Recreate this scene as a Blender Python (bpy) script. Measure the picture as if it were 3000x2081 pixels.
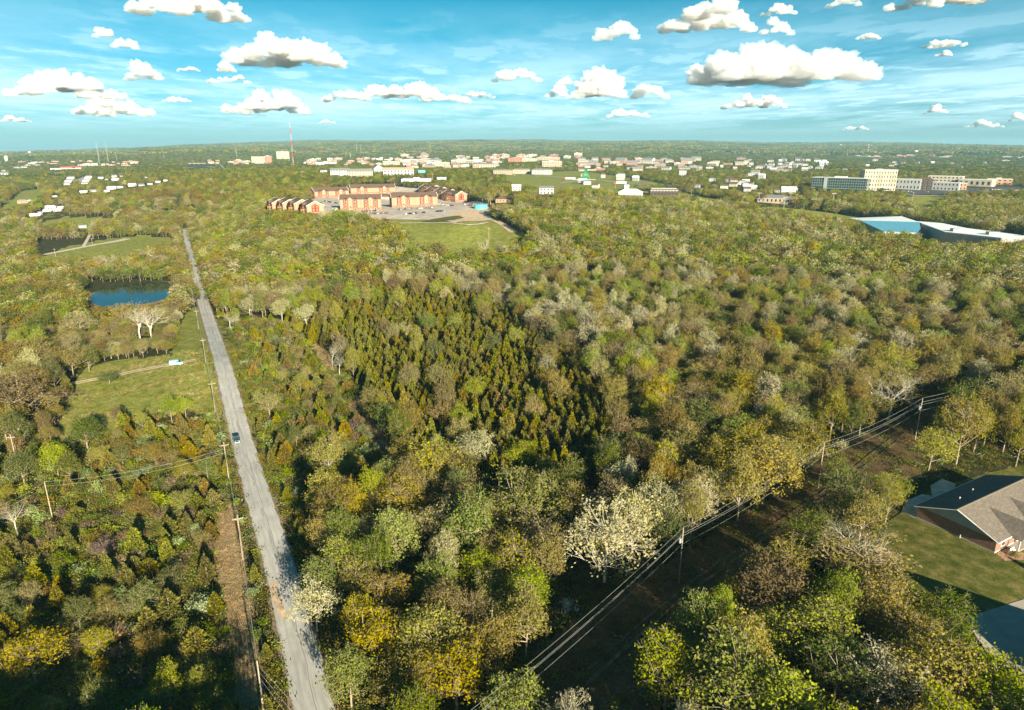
import bpy, bmesh, math, random
import numpy as np
from mathutils import Vector, Matrix
from mathutils.geometry import delaunay_2d_cdt
for o in list(bpy.data.objects): bpy.data.objects.remove(o)
SC = bpy.context.scene
COL = SC.collection
rnd = random.Random(11)
rng = np.random.default_rng(11)
PI = math.pi

# ------------------------------------------------------------------ camera
CAM_H = 90.0
PITCH = math.radians(17.0)
cam = bpy.data.cameras.new("camera")
cam.lens = 24.0; cam.sensor_width = 36.0; cam.sensor_fit = 'HORIZONTAL'
cam.clip_start = 0.5; cam.clip_end = 90000
camo = bpy.data.objects.new("camera", cam); COL.objects.link(camo)
camo.location = (0, 0, CAM_H); camo.rotation_euler = (math.radians(90) - PITCH, 0, 0)
SC.camera = camo

# ------------------------------------------------------------------ light
SUN_AZ = math.radians(154)      # from the view direction, clockwise: behind the camera, to its right
SUN_EL = math.radians(18)
to_sun = Vector((math.sin(SUN_AZ) * math.cos(SUN_EL), math.cos(SUN_AZ) * math.cos(SUN_EL), math.sin(SUN_EL)))
sl = bpy.data.lights.new("sun", 'SUN'); sl.energy = 5.0; sl.angle = math.radians(0.5); sl.color = (1.0, 0.89, 0.68)
so = bpy.data.objects.new("sun", sl); COL.objects.link(so)
so.rotation_euler = to_sun.to_track_quat('Z', 'Y').to_euler(); so.location = (0, -50, 300)

SC.view_settings.view_transform = 'Standard'; SC.view_settings.look = 'None'
SC.view_settings.exposure = 1.5; SC.view_settings.gamma = 1.0; SC.view_settings.use_curve_mapping = False
SC.render.engine = 'CYCLES'
SC.cycles.use_denoising = True
SC.cycles.max_bounces = 5; SC.cycles.diffuse_bounces = 2; SC.cycles.glossy_bounces = 2
SC.cycles.transmission_bounces = 2; SC.cycles.transparent_max_bounces = 8; SC.cycles.volume_bounces = 12
SC.cycles.use_fast_gi = False

W = bpy.data.worlds.new("World"); SC.world = W; W.use_nodes = True

class NT:
    """tiny node-tree helper"""
    def __init__(s, tree): s.t = tree; s.n = tree.nodes; s.l = tree.links
    def add(s, typ, **kw):
        nd = s.n.new(typ)
        for k, v in kw.items():
            if k.startswith('i_'):
                key = k[2:].replace('_', ' ')
                key = int(key) if key.isdigit() else key
                s.put(nd.inputs[key], v)
            else: setattr(nd, k, v)
        return nd
    def put(s, sock, v):
        if isinstance(v, bpy.types.NodeSocket): s.l.new(v, sock)
        elif hasattr(sock, 'default_value'):
            if isinstance(v, (tuple, list)) and len(v) == 3 and sock.type == 'RGBA': v = (*v, 1)
            sock.default_value = v
    def math(s, op, a, b=0.0, c=0.0, clamp=False):
        nd = s.n.new('ShaderNodeMath'); nd.operation = op; nd.use_clamp = clamp
        s.put(nd.inputs[0], a); s.put(nd.inputs[1], b); s.put(nd.inputs[2], c); return nd.outputs[0]
    def mix(s, f, a, b, mode='MIX'):
        nd = s.n.new('ShaderNodeMix'); nd.data_type = 'RGBA'; nd.blend_type = mode
        s.put(nd.inputs[0], f); s.put(nd.inputs[6], a); s.put(nd.inputs[7], b); return nd.outputs[2]
    def ramp(s, f, stops, interp='LINEAR'):
        nd = s.n.new('ShaderNodeValToRGB'); nd.color_ramp.interpolation = interp
        e = nd.color_ramp.elements
        while len(e) < len(stops): e.new(0.5)
        for k, (p, c) in enumerate(stops):
            e[k].position = p; e[k].color = (*c, 1) if len(c) == 3 else c
        s.put(nd.inputs[0], f); return nd.outputs[0]
    def mapr(s, v, a, b, c=0.0, d=1.0):
        nd = s.n.new('ShaderNodeMapRange'); nd.clamp = True
        s.put(nd.inputs[0], v); s.put(nd.inputs[1], a); s.put(nd.inputs[2], b); s.put(nd.inputs[3], c); s.put(nd.inputs[4], d)
        return nd.outputs[0]
    def noise(s, scale, detail=4, rough=.55, vec=None, w=None):
        nd = s.n.new('ShaderNodeTexNoise'); nd.inputs['Scale'].default_value = scale
        nd.inputs['Detail'].default_value = detail; nd.inputs['Roughness'].default_value = rough
        if vec is not None: s.l.new(vec, nd.inputs['Vector'])
        return nd.outputs[0]
def put_tex(nt, sx, sy, sz, src):
    m = nt.add('ShaderNodeMapping'); m.inputs['Scale'].default_value = (sx, sy, sz)
    nt.l.new(src, m.inputs['Vector']); return m.outputs[0]

# sky: Nishita, toned, with thin high layers of haze cloud near the horizon
nt = NT(W.node_tree); nt.n.clear()
sky = nt.add('ShaderNodeTexSky', sky_type='NISHITA', sun_disc=False)
sky.sun_elevation = SUN_EL; sky.sun_rotation = SUN_AZ; sky.altitude = 300; sky.air_density = 1.0; sky.dust_density = 0.6; sky.ozone_density = 1.5
tc = nt.add('ShaderNodeTexCoord'); sep = nt.add('ShaderNodeSeparateXYZ'); nt.l.new(tc.outputs['Generated'], sep.inputs[0])
zz = sep.outputs[2]
tint = nt.ramp(nt.mapr(zz, 0.0, 0.30), [(0.0, (0.36, 0.70, 1.12)), (0.15, (0.30, 0.70, 1.00)), (0.5, (0.09, 0.62, 0.74)), (1.0, (0.05, 0.50, 0.58))])
base = nt.mix(1.0, sky.outputs[0], tint, 'MULTIPLY')
# streaky layer: direction projected on a flat layer overhead
inv = nt.math('DIVIDE', 1.0, nt.math('MAXIMUM', nt.math('ADD', zz, 0.02), 0.02))
vm = nt.add('ShaderNodeVectorMath', operation='SCALE'); nt.l.new(tc.outputs['Generated'], vm.inputs[0]); nt.l.new(inv, vm.inputs[3])
st = nt.noise(0.33, 7, .62, put_tex(nt, 1.0, .55, 0.0, vm.outputs[0]))
st2 = nt.noise(1.6, 6, .6, put_tex(nt, 1.0, .6, 0.0, vm.outputs[0]))
sm = nt.math('ADD', nt.mapr(st, 0.38, 0.60), nt.math('MULTIPLY', nt.mapr(st2, .52, .62), nt.mapr(st, .36, .5)), clamp=True)
fade = nt.math('MULTIPLY', nt.mapr(zz, 0.012, 0.05), nt.mapr(zz, 0.18, 0.05))
lay = nt.math('MULTIPLY', nt.math('MULTIPLY', sm, fade), 0.78)
fin = nt.mix(lay, base, (6.6, 9.2, 10.2, 1))
bg = nt.add('ShaderNodeBackground'); nt.l.new(fin, bg.inputs[0]); bg.inputs[1].default_value = 0.05
wo = nt.add('ShaderNodeOutputWorld'); nt.l.new(bg.outputs[0], wo.inputs[0])

# ------------------------------------------------------------------ materials
MATS = {}
def mat(name, col, rough=.8, metal=0.0, spec=.3, var=.12, scale=.6, bump=0.0, col2=None, detail=4):
    if name in MATS: return MATS[name]
    m = bpy.data.materials.new(name); m.use_nodes = True; t = NT(m.node_tree); t.n.clear()
    p = t.add('ShaderNodeBsdfPrincipled'); o = t.add('ShaderNodeOutputMaterial'); t.l.new(p.outputs[0], o.inputs[0])
    c = t.add('ShaderNodeTexCoord')
    n = t.noise(scale, detail, .6, c.outputs['Object'])
    dark = tuple(x * (1 - var * 1.6) for x in col) if col2 is None else col2
    lite = tuple(min(1, x * (1 + var)) for x in col)
    t.l.new(t.ramp(n, [(.3, dark), (.7, lite)]), p.inputs['Base Color'])
    p.inputs['Roughness'].default_value = rough; p.inputs['Metallic'].default_value = metal
    p.inputs['Specular IOR Level'].default_value = spec
    if bump:
        b = t.add('ShaderNodeBump'); b.inputs['Strength'].default_value = bump; b.inputs['Distance'].default_value = .1
        t.l.new(n, b.inputs['Height']); t.l.new(b.outputs[0], p.inputs['Normal'])
    MATS[name] = m; return m

def leaf_mat(name, col, col2, transl=.28):
    """foliage: each leaf takes a tone between two colours (attribute lv), each tree varies a little"""
    if name in MATS: return MATS[name]
    m = bpy.data.materials.new(name); m.use_nodes = True; t = NT(m.node_tree); t.n.clear()
    a = t.add('ShaderNodeAttribute', attribute_name='lv')
    oi = t.add('ShaderNodeObjectInfo')
    c = t.mix(a.outputs['Fac'], col, col2)
    hs = t.add('ShaderNodeHueSaturation'); t.l.new(c, hs.inputs['Color'])
    t.put(hs.inputs['Hue'], t.mapr(oi.outputs['Random'], 0, 1, .48, .52))
    t.put(hs.inputs['Value'], t.mapr(t.math('FRACT', t.math('MULTIPLY', oi.outputs['Random'], 7.31)), 0, 1, .72, 1.25))
    t.put(hs.inputs['Saturation'], t.mapr(t.math('FRACT', t.math('MULTIPLY', oi.outputs['Random'], 3.7)), 0, 1, .8, 1.1))
    d = t.add('ShaderNodeBsdfDiffuse'); t.l.new(hs.outputs[0], d.inputs[0])
    tr = t.add('ShaderNodeBsdfTranslucent'); t.l.new(hs.outputs[0], tr.inputs[0])
    mx = t.add('ShaderNodeMixShader'); mx.inputs[0].default_value = transl
    t.l.new(d.outputs[0], mx.inputs[1]); t.l.new(tr.outputs[0], mx.inputs[2])
    o = t.add('ShaderNodeOutputMaterial'); t.l.new(mx.outputs[0], o.inputs[0])
    MATS[name] = m; return m

# ------------------------------------------------------------------ object helpers
USED = {}
def uname(name): return name
def tag(o, label=None, cat=None, group=None, kind=None):
    if label: o['label'] = label
    if cat: o['category'] = cat
    if group: o['group'] = group
    if kind: o['kind'] = kind
    return o
def empty(name, loc, rz, label, cat, group=None):
    o = bpy.data.objects.new(name, None); COL.objects.link(o); o.empty_display_size = .5
    o.location = loc; o.rotation_euler = (0, 0, rz)
    return tag(o, label, cat, group)
class MB:
    """collects shapes for ONE mesh object"""
    def __init__(s): s.v = []; s.f = []; s.m = []
    def quad(s, *p, m=0):
        b = len(s.v); s.v += [tuple(q) for q in p]; s.f.append(tuple(range(b, b + len(p)))); s.m.append(m)
    def box(s, x0, x1, y0, y1, z0, z1, m=0):
        b = len(s.v)
        s.v += [(x0,y0,z0),(x1,y0,z0),(x1,y1,z0),(x0,y1,z0),(x0,y0,z1),(x1,y0,z1),(x1,y1,z1),(x0,y1,z1)]
        for f in ((0,3,2,1),(4,5,6,7),(0,1,5,4),(1,2,6,5),(2,3,7,6),(3,0,4,7)):
            s.f.append(tuple(b + i for i in f)); s.m.append(m)
        return s
    def prism(s, poly, z0, z1, m=0):
        n = len(poly); b = len(s.v)
        s.v += [(p[0], p[1], z0) for p in poly] + [(p[0], p[1], z1) for p in poly]
        s.f.append(tuple(b + i for i in range(n))[::-1]); s.f.append(tuple(b + n + i for i in range(n))); s.m += [m, m]
        for i in range(n):
            j = (i + 1) % n; s.f.append((b + i, b + j, b + n + j, b + n + i)); s.m.append(m)
        return s
    def tube(s, p, q, r0, r1=None, n=6, m=0, cap=True):
        r1 = r0 if r1 is None else r1
        p = Vector(p); q = Vector(q); d = (q - p)
        if d.length < 1e-6: return s
        d.normalize(); a = d.orthogonal().normalized(); c = d.cross(a); b = len(s.v)
        for (o, r) in ((p, r0), (q, r1)):
            for i in range(n):
                t = 2 * PI * i / n; s.v.append(tuple(o + a * (r * math.cos(t)) + c * (r * math.sin(t))))
        for i in range(n):
            j = (i + 1) % n; s.f.append((b + i, b + j, b + n + j, b + n + i)); s.m.append(m)
        if cap:
            s.f.append(tuple(b + i for i in range(n))[::-1]); s.f.append(tuple(b + n + i for i in range(n))); s.m += [m, m]
        return s
    def wedge(s, x0, x1, y0, y1, z0, z1, axis='x', ov=0.0, th=.18, m=0):
        """gable roof shell over the rectangle, ridge along axis, with overhang and thickness"""
        if axis == 'x':
            ym = (y0 + y1) / 2; a, b = x0 - ov, x1 + ov; k = (z1 - z0) / (ym - y0); e0, e1 = y0 - ov, y1 + ov; ze = z0 - ov * k
            top = [[(a,e0,ze),(a,ym,z1),(a,e1,ze)], [(b,e0,ze),(b,ym,z1),(b,e1,ze)]]
        else:
            xm = (x0 + x1) / 2; a, b = y0 - ov, y1 + ov; k = (z1 - z0) / (xm - x0); e0, e1 = x0 - ov, x1 + ov; ze = z0 - ov * k
            top = [[(e0,a,ze),(xm,a,z1),(e1,a,ze)], [(e0,b,ze),(xm,b,z1),(e1,b,ze)]]
        B = len(s.v)
        for r in top:
            for p in r: s.v.append(p)
            for p in r: s.v.append((p[0], p[1], p[2] - th))
        F = [(0,1,7,6),(1,2,8,7),(3,9,10,4),(4,10,11,5),(0,6,9,3),(2,5,11,8),(0,3,4,1),(1,4,5,2),(6,7,10,9),(7,8,11,10)]
        for f in F: s.f.append(tuple(B + i for i in f)); s.m.append(m)
        return s
    def hip(s, x0, x1, y0, y1, z0, z1, ov=.4, m=0):
        x0 -= ov; x1 += ov; y0 -= ov; y1 += ov; b = len(s.v); ym = (y0 + y1) / 2; h = min((y1 - y0) / 2, (x1 - x0) / 2 - .1)
        s.v += [(x0,y0,z0),(x1,y0,z0),(x1,y1,z0),(x0,y1,z0),(x0+h,ym,z1),(x1-h,ym,z1),(x0,y0,z0-.2),(x1,y0,z0-.2),(x1,y1,z0-.2),(x0,y1,z0-.2)]
        for f in ((0,1,5,4),(1,2,5),(2,3,4,5),(3,0,4),(6,9,8,7),(0,6,7,1),(1,7,8,2),(2,8,9,3),(3,9,6,0)):
            s.f.append(tuple(b + i for i in f)); s.m.append(m)
        return s
    def data(s, name, mats, smooth=False):
        me = bpy.data.meshes.new(name); me.from_pydata(s.v, [], s.f)
        for x in (mats if isinstance(mats, (list, tuple)) else [mats]): me.materials.append(x)
        me.polygons.foreach_set('material_index', s.m)
        if smooth: me.polygons.foreach_set('use_smooth', [True] * len(s.f))
        me.update(); return me
    def build(s, name, mats, parent=None, smooth=False):
        o = bpy.data.objects.new(name, s.data(name, mats, smooth)); COL.objects.link(o)
        if parent is not None: o.parent = parent
        return o
def copy_tree(o, parent=None):
    c = o.copy(); COL.objects.link(c); c.parent = parent
    for ch in list(o.children): copy_tree(ch, c)
    return c
def mesh_np(name, V, F, mats, mi=None, smooth=False, lv=None):
    """fast mesh: V (n,3), F (m,k)"""
    V = np.asarray(V, np.float32); F = np.asarray(F, np.int32); k = F.shape[1]
    me = bpy.data.meshes.new(name); me.vertices.add(len(V)); me.vertices.foreach_set('co', V.ravel())
    me.loops.add(F.size); me.loops.foreach_set('vertex_index', F.ravel())
    me.polygons.add(len(F)); me.polygons.foreach_set('loop_start', np.arange(0, F.size, k, dtype=np.int32))
    for x in (mats if isinstance(mats, (list, tuple)) else [mats]): me.materials.append(x)
    if mi is not None: me.polygons.foreach_set('material_index', np.asarray(mi, np.int32))
    if smooth: me.polygons.foreach_set('use_smooth', np.ones(len(F), bool))
    if lv is not None:
        a = me.attributes.new('lv', 'FLOAT', 'POINT'); a.data.foreach_set('value', np.asarray(lv, np.float32))
    me.update(calc_edges=True); return me

# ------------------------------------------------------------------ terrain
def ray(x, y):
    u = (x - 1500) / 2000.0; v = (y - 1040.5) / 2000.0
    return (u, math.cos(PITCH) - v * math.sin(PITCH), -math.sin(PITCH) - v * math.cos(PITCH))
def at_elev(x, y, e):
    d = ray(x, y); t = (e - CAM_H) / d[2]; return (d[0] * t, d[1] * t, e)
CP = """100,2081,-2 865,2081,0 1500,2081,0 2100,2081,4 2900,2081,8 740,1500,0 400,1700,-2 50,1700,-4 680,1250,0 300,1250,-1 20,1300,-3
630,1070,2 1200,1400,-3 1300,1200,-2 2000,1700,4 2800,1550,8 2500,1700,8 2700,1290,8 2400,1430,6 1800,1300,2 1700,1100,0 2300,1100,6 2950,1100,8
1400,950,-2 1100,900,0 610,950,-4 575,850,-8 390,860,-9 290,845,-9 470,880,-9 470,840,-9 200,900,-8 0,850,-8 545,730,-8 540,662,-5 300,720,-6 0,700,-6 700,800,0 900,750,8
900,660,20 880,620,25 1000,600,26 1300,600,26 1400,640,25.5 1350,662,25 1250,655,25 1130,642,25.5 1400,700,19 1250,700,19 1320,740,14 1480,720,17 1450,800,8 1000,570,27 1200,570,27 850,593,26 1370,590,26 1230,568,27 1900,800,10 1900,650,22
2300,650,18 2600,800,12 2650,680,14 2950,720,14 2950,830,12 2500,620,16 2780,600,20 2560,562,27 2950,560,27 2200,560,28 1960,580,27 1700,545,32
1500,540,34 1450,580,33 1200,540,36 1050,530,38 1200,505,36 700,520,36 600,560,26 500,600,14 300,620,6 150,560,10 60,560,6 50,640,0 250,540,14
400,500,20 100,500,14 830,495,20 1200,480,30 1600,490,30 2000,500,28 2500,480,25 2900,480,25"""
pts = []
for tok in CP.split():
    x, y, e = map(float, tok.split(',')); p = at_elev(x, y, e); pts.append((p[0], p[1], e))
HOR = [(0, 449), (250, 440), (500, 431), (750, 421), (1000, 417), (1500, 415), (2000, 419), (2500, 423), (3000, 429)]
for D, f in ((4500, None), (12500, 1)):
    for (x, yh) in HOR:
        a = math.atan2((x - 1500) / 2000, 1.0)
        if f: e = CAM_H + (429 - yh) / 2000 * D * 1.0
        else: e = 34 + .12 * (441 - yh) * 1.5
        if D == 4500 and x < 400: e = 22
        pts.append((D * math.sin(a), D * math.cos(a), e))
for a in range(60, 301, 30):
    for D in (80, 400, 3000, 12500):
        pts.append((D * math.sin(math.radians(a)), D * math.cos(math.radians(a)), {80: 2, 400: 4, 3000: 20, 12500: 60}[D]))
pts.append((0, 0, 1))
CPA = np.array(pts)
def feat(X, Y):
    r = np.maximum(np.hypot(X, Y), 20.0); L = np.log(r)
    return np.stack([L * 1.0, 2.0 * X / r, 2.0 * Y / r], -1)
_F = feat(CPA[:, 0], CPA[:, 1])
def _phi(d2): return -np.sqrt(d2 + .0016)
_A = _phi(((_F[:, None] - _F[None]) ** 2).sum(-1)) - np.eye(len(_F)) * .01
_P = np.ones((len(_F), 1)); _n = len(_F)
_M = np.block([[_A, _P], [_P.T, np.zeros((1, 1))]])
_w = np.linalg.solve(_M, np.concatenate([CPA[:, 2], [0]]))
_waves = [(rng.uniform(0, 2 * PI), rng.uniform(0, 2 * PI), l, a) for l, a in ((700, 2.4), (520, 2.0), (1100, 4), (1700, 5), (2600, 8), (900, 3), (340, 1.2))]
def height(X, Y):
    X = np.asarray(X, float); Y = np.asarray(Y, float); sh = X.shape; X = X.ravel(); Y = Y.ravel(); out = np.empty(len(X))
    for i in range(0, len(X), 40000):
        f = feat(X[i:i+40000], Y[i:i+40000])
        out[i:i+40000] = _phi(((f[:, None] - _F[None]) ** 2).sum(-1)) @ _w[:-1] + _w[-1]
    r = np.hypot(X, Y); k = np.clip((r - 1500) / 2500, 0, 1); k2 = np.clip((14500 - r) / 3000, 0, 1)
    for (a, ph, l, A) in _waves: out += A * k * np.sin((X * math.cos(a) + Y * math.sin(a)) * 2 * PI / l + ph)
    out -= (1 - k2) * 60
    return out.reshape(sh)
def h1(x, y): return float(height(np.array([x]), np.array([y]))[0])
def at(x, y, lift=0.0):
    """the point of the ground seen at this place of the view"""
    d = ray(x, y); t = np.geomspace(60, 14000, 700); X = d[0] * t; Y = d[1] * t; Z = CAM_H + d[2] * t
    g = Z - height(X, Y) - lift; k = np.nonzero(g < 0)[0]
    k = k[0] if len(k) else len(t) - 1
    a, b = t[max(k - 1, 0)], t[k]
    for _ in range(3):
        tt = np.linspace(a, b, 12); gg = CAM_H + d[2] * tt - height(d[0] * tt, d[1] * tt) - lift; q = np.nonzero(gg < 0)[0]
        q = q[0] if len(q) else 11
        a, b = tt[max(q - 1, 0)], tt[q]
    return Vector((d[0] * b, d[1] * b, CAM_H + d[2] * b))
def proj(X, Y, Z):
    """world -> place in the view (3000 wide) and depth"""
    c, s = math.cos(PITCH), math.sin(PITCH); zz = Z - CAM_H
    dep = Y * c - zz * s; up = Y * s + zz * c; dep = np.where(np.abs(dep) < 1e-3, 1e-3, dep)
    return 1500 + 2000 * X / dep, 1040.5 - 2000 * up / dep, dep
def inpoly(x, y, poly):
    x = np.asarray(x); y = np.asarray(y); ins = np.zeros(x.shape, bool); n = len(poly); j = n - 1
    for i in range(n):
        xi, yi = poly[i]; xj, yj = poly[j]
        c = ((yi > y) != (yj > y)) & (x < (xj - xi) * (y - yi) / ((yj - yi) if yj != yi else 1e-9) + xi)
        ins ^= c; j = i
    return ins
def P2(s): return [tuple(map(float, t.split(','))) for t in s.split()]

# places in the view (ground level)
Z_FIELD = P2("150,1300 190,1200 215,1130 250,1075 400,1050 560,1035 612,1050 632,1110 655,1190 640,1230 520,1190 380,1230 300,1260 250,1300")
Z_VERGE = P2("560,900 590,905 625,1010 612,1050 500,1060 520,960")
Z_DRY = P2("640,1500 690,1470 720,1640 745,1800 765,1960 790,2081 690,2081 680,1900 650,1760 625,1640")
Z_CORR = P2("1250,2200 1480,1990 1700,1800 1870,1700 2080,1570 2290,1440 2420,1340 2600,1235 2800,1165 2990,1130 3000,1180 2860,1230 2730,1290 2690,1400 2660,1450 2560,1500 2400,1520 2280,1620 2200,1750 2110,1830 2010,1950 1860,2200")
Z_LAWN = P2("2600,1530 2660,1490 2720,1440 2900,1385 3060,1350 3300,1450 3300,1760 2990,1820 2830,1850 2740,1760 2640,1690 2560,1640")
Z_TRACK = P2("1040,1150 1062,1150 1100,1235 1160,1310 1185,1390 1150,1400 1100,1325 1060,1230")
Z_GLADE = P2("905,1015 930,1005 985,1055 990,1090 945,1075")
Z_BOWL = P2("1020,644 1130,642 1250,643 1400,636 1480,655 1560,700 1535,745 1440,770 1330,775 1240,740 1150,690")
Z_LOT = P2("950,560 1100,540 1300,560 1400,590 1445,620 1435,645 1380,650 1250,645 1110,644 980,646 880,640 880,610")
Z_LEFTFIELD = P2("0,610 60,560 120,555 130,590 60,625 0,640")
Z_LEFTGRASS = P2("120,755 200,722 300,702 420,690 520,700 520,742 390,775 250,792 130,800")
Z_LEFTF2 = P2("100,655 200,635 330,640 350,665 230,675 120,680")
Z_SPORT = P2("2120,600 2350,612 2540,640 2760,665 2950,700 2960,740 2700,720 2500,680 2360,660 2180,625")
Z_MID = P2("1500,545 1700,552 1880,560 1980,560 2180,600 2100,615 1900,590 1640,575 1480,560")
Z_MID2 = P2("1480,510 1700,500 1900,530 2000,550 1700,560 1480,545")
Z_RGRASS = P2("2650,575 2760,572 2790,590 2720,640 2660,625")
Z_FARL = P2("620,490 700,480 720,520 640,545")
GRASSY = [(P2("0,1330 200,1300 300,1260 640,1235 660,1300 780,2081 790,2300 -300,2300 -300,1330"), .5), (P2("615,930 700,930 920,960 1040,1120 1120,1300 1180,1420 1100,1500 960,1520 830,1480 740,1250 660,1080"), .5), (Z_FIELD, 1), (Z_VERGE, 1), (Z_LAWN, 1), (Z_BOWL, 1), (Z_LEFTFIELD, 1), (Z_LEFTGRASS, 1), (Z_LEFTF2, 1), (Z_SPORT, 1), (Z_MID, 1), (Z_MID2, 1), (Z_RGRASS, 1)]
DRYISH = [(Z_DRY, 1), (Z_TRACK, .6), (Z_GLADE, 1)]
Z_BRUSHL = P2("0,1330 200,1300 300,1260 640,1235 660,1300 780,2081 790,2300 -300,2300 -300,1330")
Z_BRUSHR = P2("615,930 700,930 920,960 1040,1120 1120,1300 1180,1420 1100,1500 960,1520 830,1480 740,1250 660,1080")
CEDARS = P2("850,960 960,905 1060,870 1180,860 1420,890 1590,1020 1740,1140 1800,1330 1660,1450 1300,1450 1200,1390 1090,1180 1040,1090")

g1 = np.geomspace(38, 16500, 330); az = np.radians(np.concatenate([np.linspace(-46, 46, 380), np.linspace(46, 314, 90)[1:-1]]))
R_, A_ = np.meshgrid(g1, az, indexing='ij'); TX = R_ * np.sin(A_); TY = R_ * np.cos(A_); TZ = height(TX, TY)
nr, na = TX.shape
V = np.stack([TX, TY, TZ], -1).reshape(-1, 3)
i = np.arange(nr - 1)[:, None] * na; j = np.arange(na)[None]; j2 = (j + 1) % na
F = np.stack([i + j, i + j2, i + na + j2, i + na + j], -1).reshape(-1, 4)
gm = bpy.data.materials.new("ground_earth"); gm.use_nodes = True; t = NT(gm.node_tree); t.n.clear()
ag = t.add('ShaderNodeAttribute', attribute_name='grass'); ad = t.add('ShaderNodeAttribute', attribute_name='dry')
geo = t.add('ShaderNodeNewGeometry'); gp = geo.outputs['Position']
n1 = t.noise(.25, 6, .65, gp); n2 = t.noise(2.2, 4, .6, gp); n3 = t.noise(.02, 3, .5, gp)
litter = t.ramp(t.math('ADD', t.math('MULTIPLY', n1, .6), t.math('MULTIPLY', n2, .4)), [(.35, (.018, .022, .008)), (.52, (.045, .048, .014)), (.66, (.10, .085, .035))])
grass = t.ramp(t.math('ADD', t.math('MULTIPLY', n1, .55), t.math('MULTIPLY', n2, .45)), [(.32, (.075, .10, .014)), (.48, (.19, .215, .03)), (.58, (.31, .29, .08)), (.7, (.44, .33, .16))])
dryc = t.ramp(t.math('ADD', t.math('MULTIPLY', n1, .5), t.math('MULTIPLY', n2, .5)), [(.34, (.13, .10, .045)), (.5, (.28, .20, .10)), (.66, (.44, .31, .17))])
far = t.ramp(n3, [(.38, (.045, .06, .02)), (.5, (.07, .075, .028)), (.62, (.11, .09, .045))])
c = t.mix(t.mapr(t.math('ADD', ag.outputs['Fac'], t.math('MULTIPLY', t.math('SUBTRACT', n1, .5), .5)), .42, .58), litter, grass)
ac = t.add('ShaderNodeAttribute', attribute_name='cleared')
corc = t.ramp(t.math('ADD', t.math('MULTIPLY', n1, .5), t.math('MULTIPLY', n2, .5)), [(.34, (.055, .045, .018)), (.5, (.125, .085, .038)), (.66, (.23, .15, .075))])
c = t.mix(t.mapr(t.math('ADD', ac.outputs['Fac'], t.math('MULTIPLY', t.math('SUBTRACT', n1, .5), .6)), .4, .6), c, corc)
c = t.mix(t.mapr(t.math('ADD', ad.outputs['Fac'], t.math('MULTIPLY', t.math('SUBTRACT', n1, .5), .6)), .4, .6), c, dryc)
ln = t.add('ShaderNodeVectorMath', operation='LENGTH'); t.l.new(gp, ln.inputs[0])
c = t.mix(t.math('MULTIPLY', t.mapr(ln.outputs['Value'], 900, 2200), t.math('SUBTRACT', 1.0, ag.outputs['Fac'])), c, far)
p = t.add('ShaderNodeBsdfPrincipled'); t.l.new(c, p.inputs['Base Color']); p.inputs['Roughness'].default_value = 1; p.inputs['Specular IOR Level'].default_value = .1
bp = t.add('ShaderNodeBump'); bp.inputs['Strength'].default_value = .8; bp.inputs['Distance'].default_value = .5; t.l.new(n2, bp.inputs['Height']); t.l.new(bp.outputs[0], p.inputs['Normal'])
o = t.add('ShaderNodeOutputMaterial'); t.l.new(p.outputs[0], o.inputs[0])
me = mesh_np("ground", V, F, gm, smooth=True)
# inner cap
sx, sy, sd = proj(TX, TY, TZ)
def softmask(zs, infront=True):
    m = np.zeros(TX.shape)
    for poly, k in zs: m = np.maximum(m, k * (inpoly(sx, sy, poly) & (sd > 5)))
    return m
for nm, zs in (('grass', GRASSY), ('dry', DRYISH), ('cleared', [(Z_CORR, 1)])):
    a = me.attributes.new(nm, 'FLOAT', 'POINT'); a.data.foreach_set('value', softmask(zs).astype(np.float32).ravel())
o = bpy.data.objects.new("ground", me); COL.objects.link(o); tag(o, kind='structure', label="rolling ground under the woods, fields and town")

# ------------------------------------------------------------------ sheets on the ground
def sheet(name, px=None, world=None, m=None, lift=.1, step=3.0, label=None, kind='structure', thick=0):
    w = [tuple(at(*q)[:2]) for q in px] if px else [tuple(q[:2]) for q in world]
    out = []
    for k in range(len(w)):
        a = np.array(w[k]); b = np.array(w[(k + 1) % len(w)]); n = max(1, int(np.hypot(*(b - a)) / step))
        for q in range(n): out.append(tuple(a + (b - a) * q / n))
    xs = [q[0] for q in out]; ys = [q[1] for q in out]
    gx, gy = np.meshgrid(np.arange(min(xs) + step * .5, max(xs), step), np.arange(min(ys) + step * .5, max(ys), step))
    ins = inpoly(gx, gy, out); inner = np.stack([gx[ins], gy[ins]], -1)
    B = np.array(out)
    if len(inner):
        keep = np.array([((B - q) ** 2).sum(1).min() > (step * .45) ** 2 for q in inner]); inner = inner[keep]
    vs = [Vector(q) for q in out] + [Vector(q) for q in inner]
    r = delaunay_2d_cdt(vs, [(k, (k + 1) % len(out)) for k in range(len(out))], [], 1, 1e-4)
    V = np.array([tuple(q) for q in r[0]]); Z = height(V[:, 0], V[:, 1]) + lift
    F = [f for f in r[2]]
    me = bpy.data.meshes.new(name); me.from_pydata([(a, b, c) for (a, b), c in zip(V, Z)], [], F)
    bm = bmesh.new(); bm.from_mesh(me); bmesh.ops.recalc_face_normals(bm, faces=bm.faces)
    if bm.faces and sum(f.normal.z for f in bm.faces) < 0: bmesh.ops.reverse_faces(bm, faces=bm.faces)
    bm.to_mesh(me); bm.free(); me.materials.append(m)
    me.polygons.foreach_set('use_smooth', [True] * len(me.polygons))
    o = bpy.data.objects.new(name, me); COL.objects.link(o); tag(o, label=label, kind=kind); return o
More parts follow.
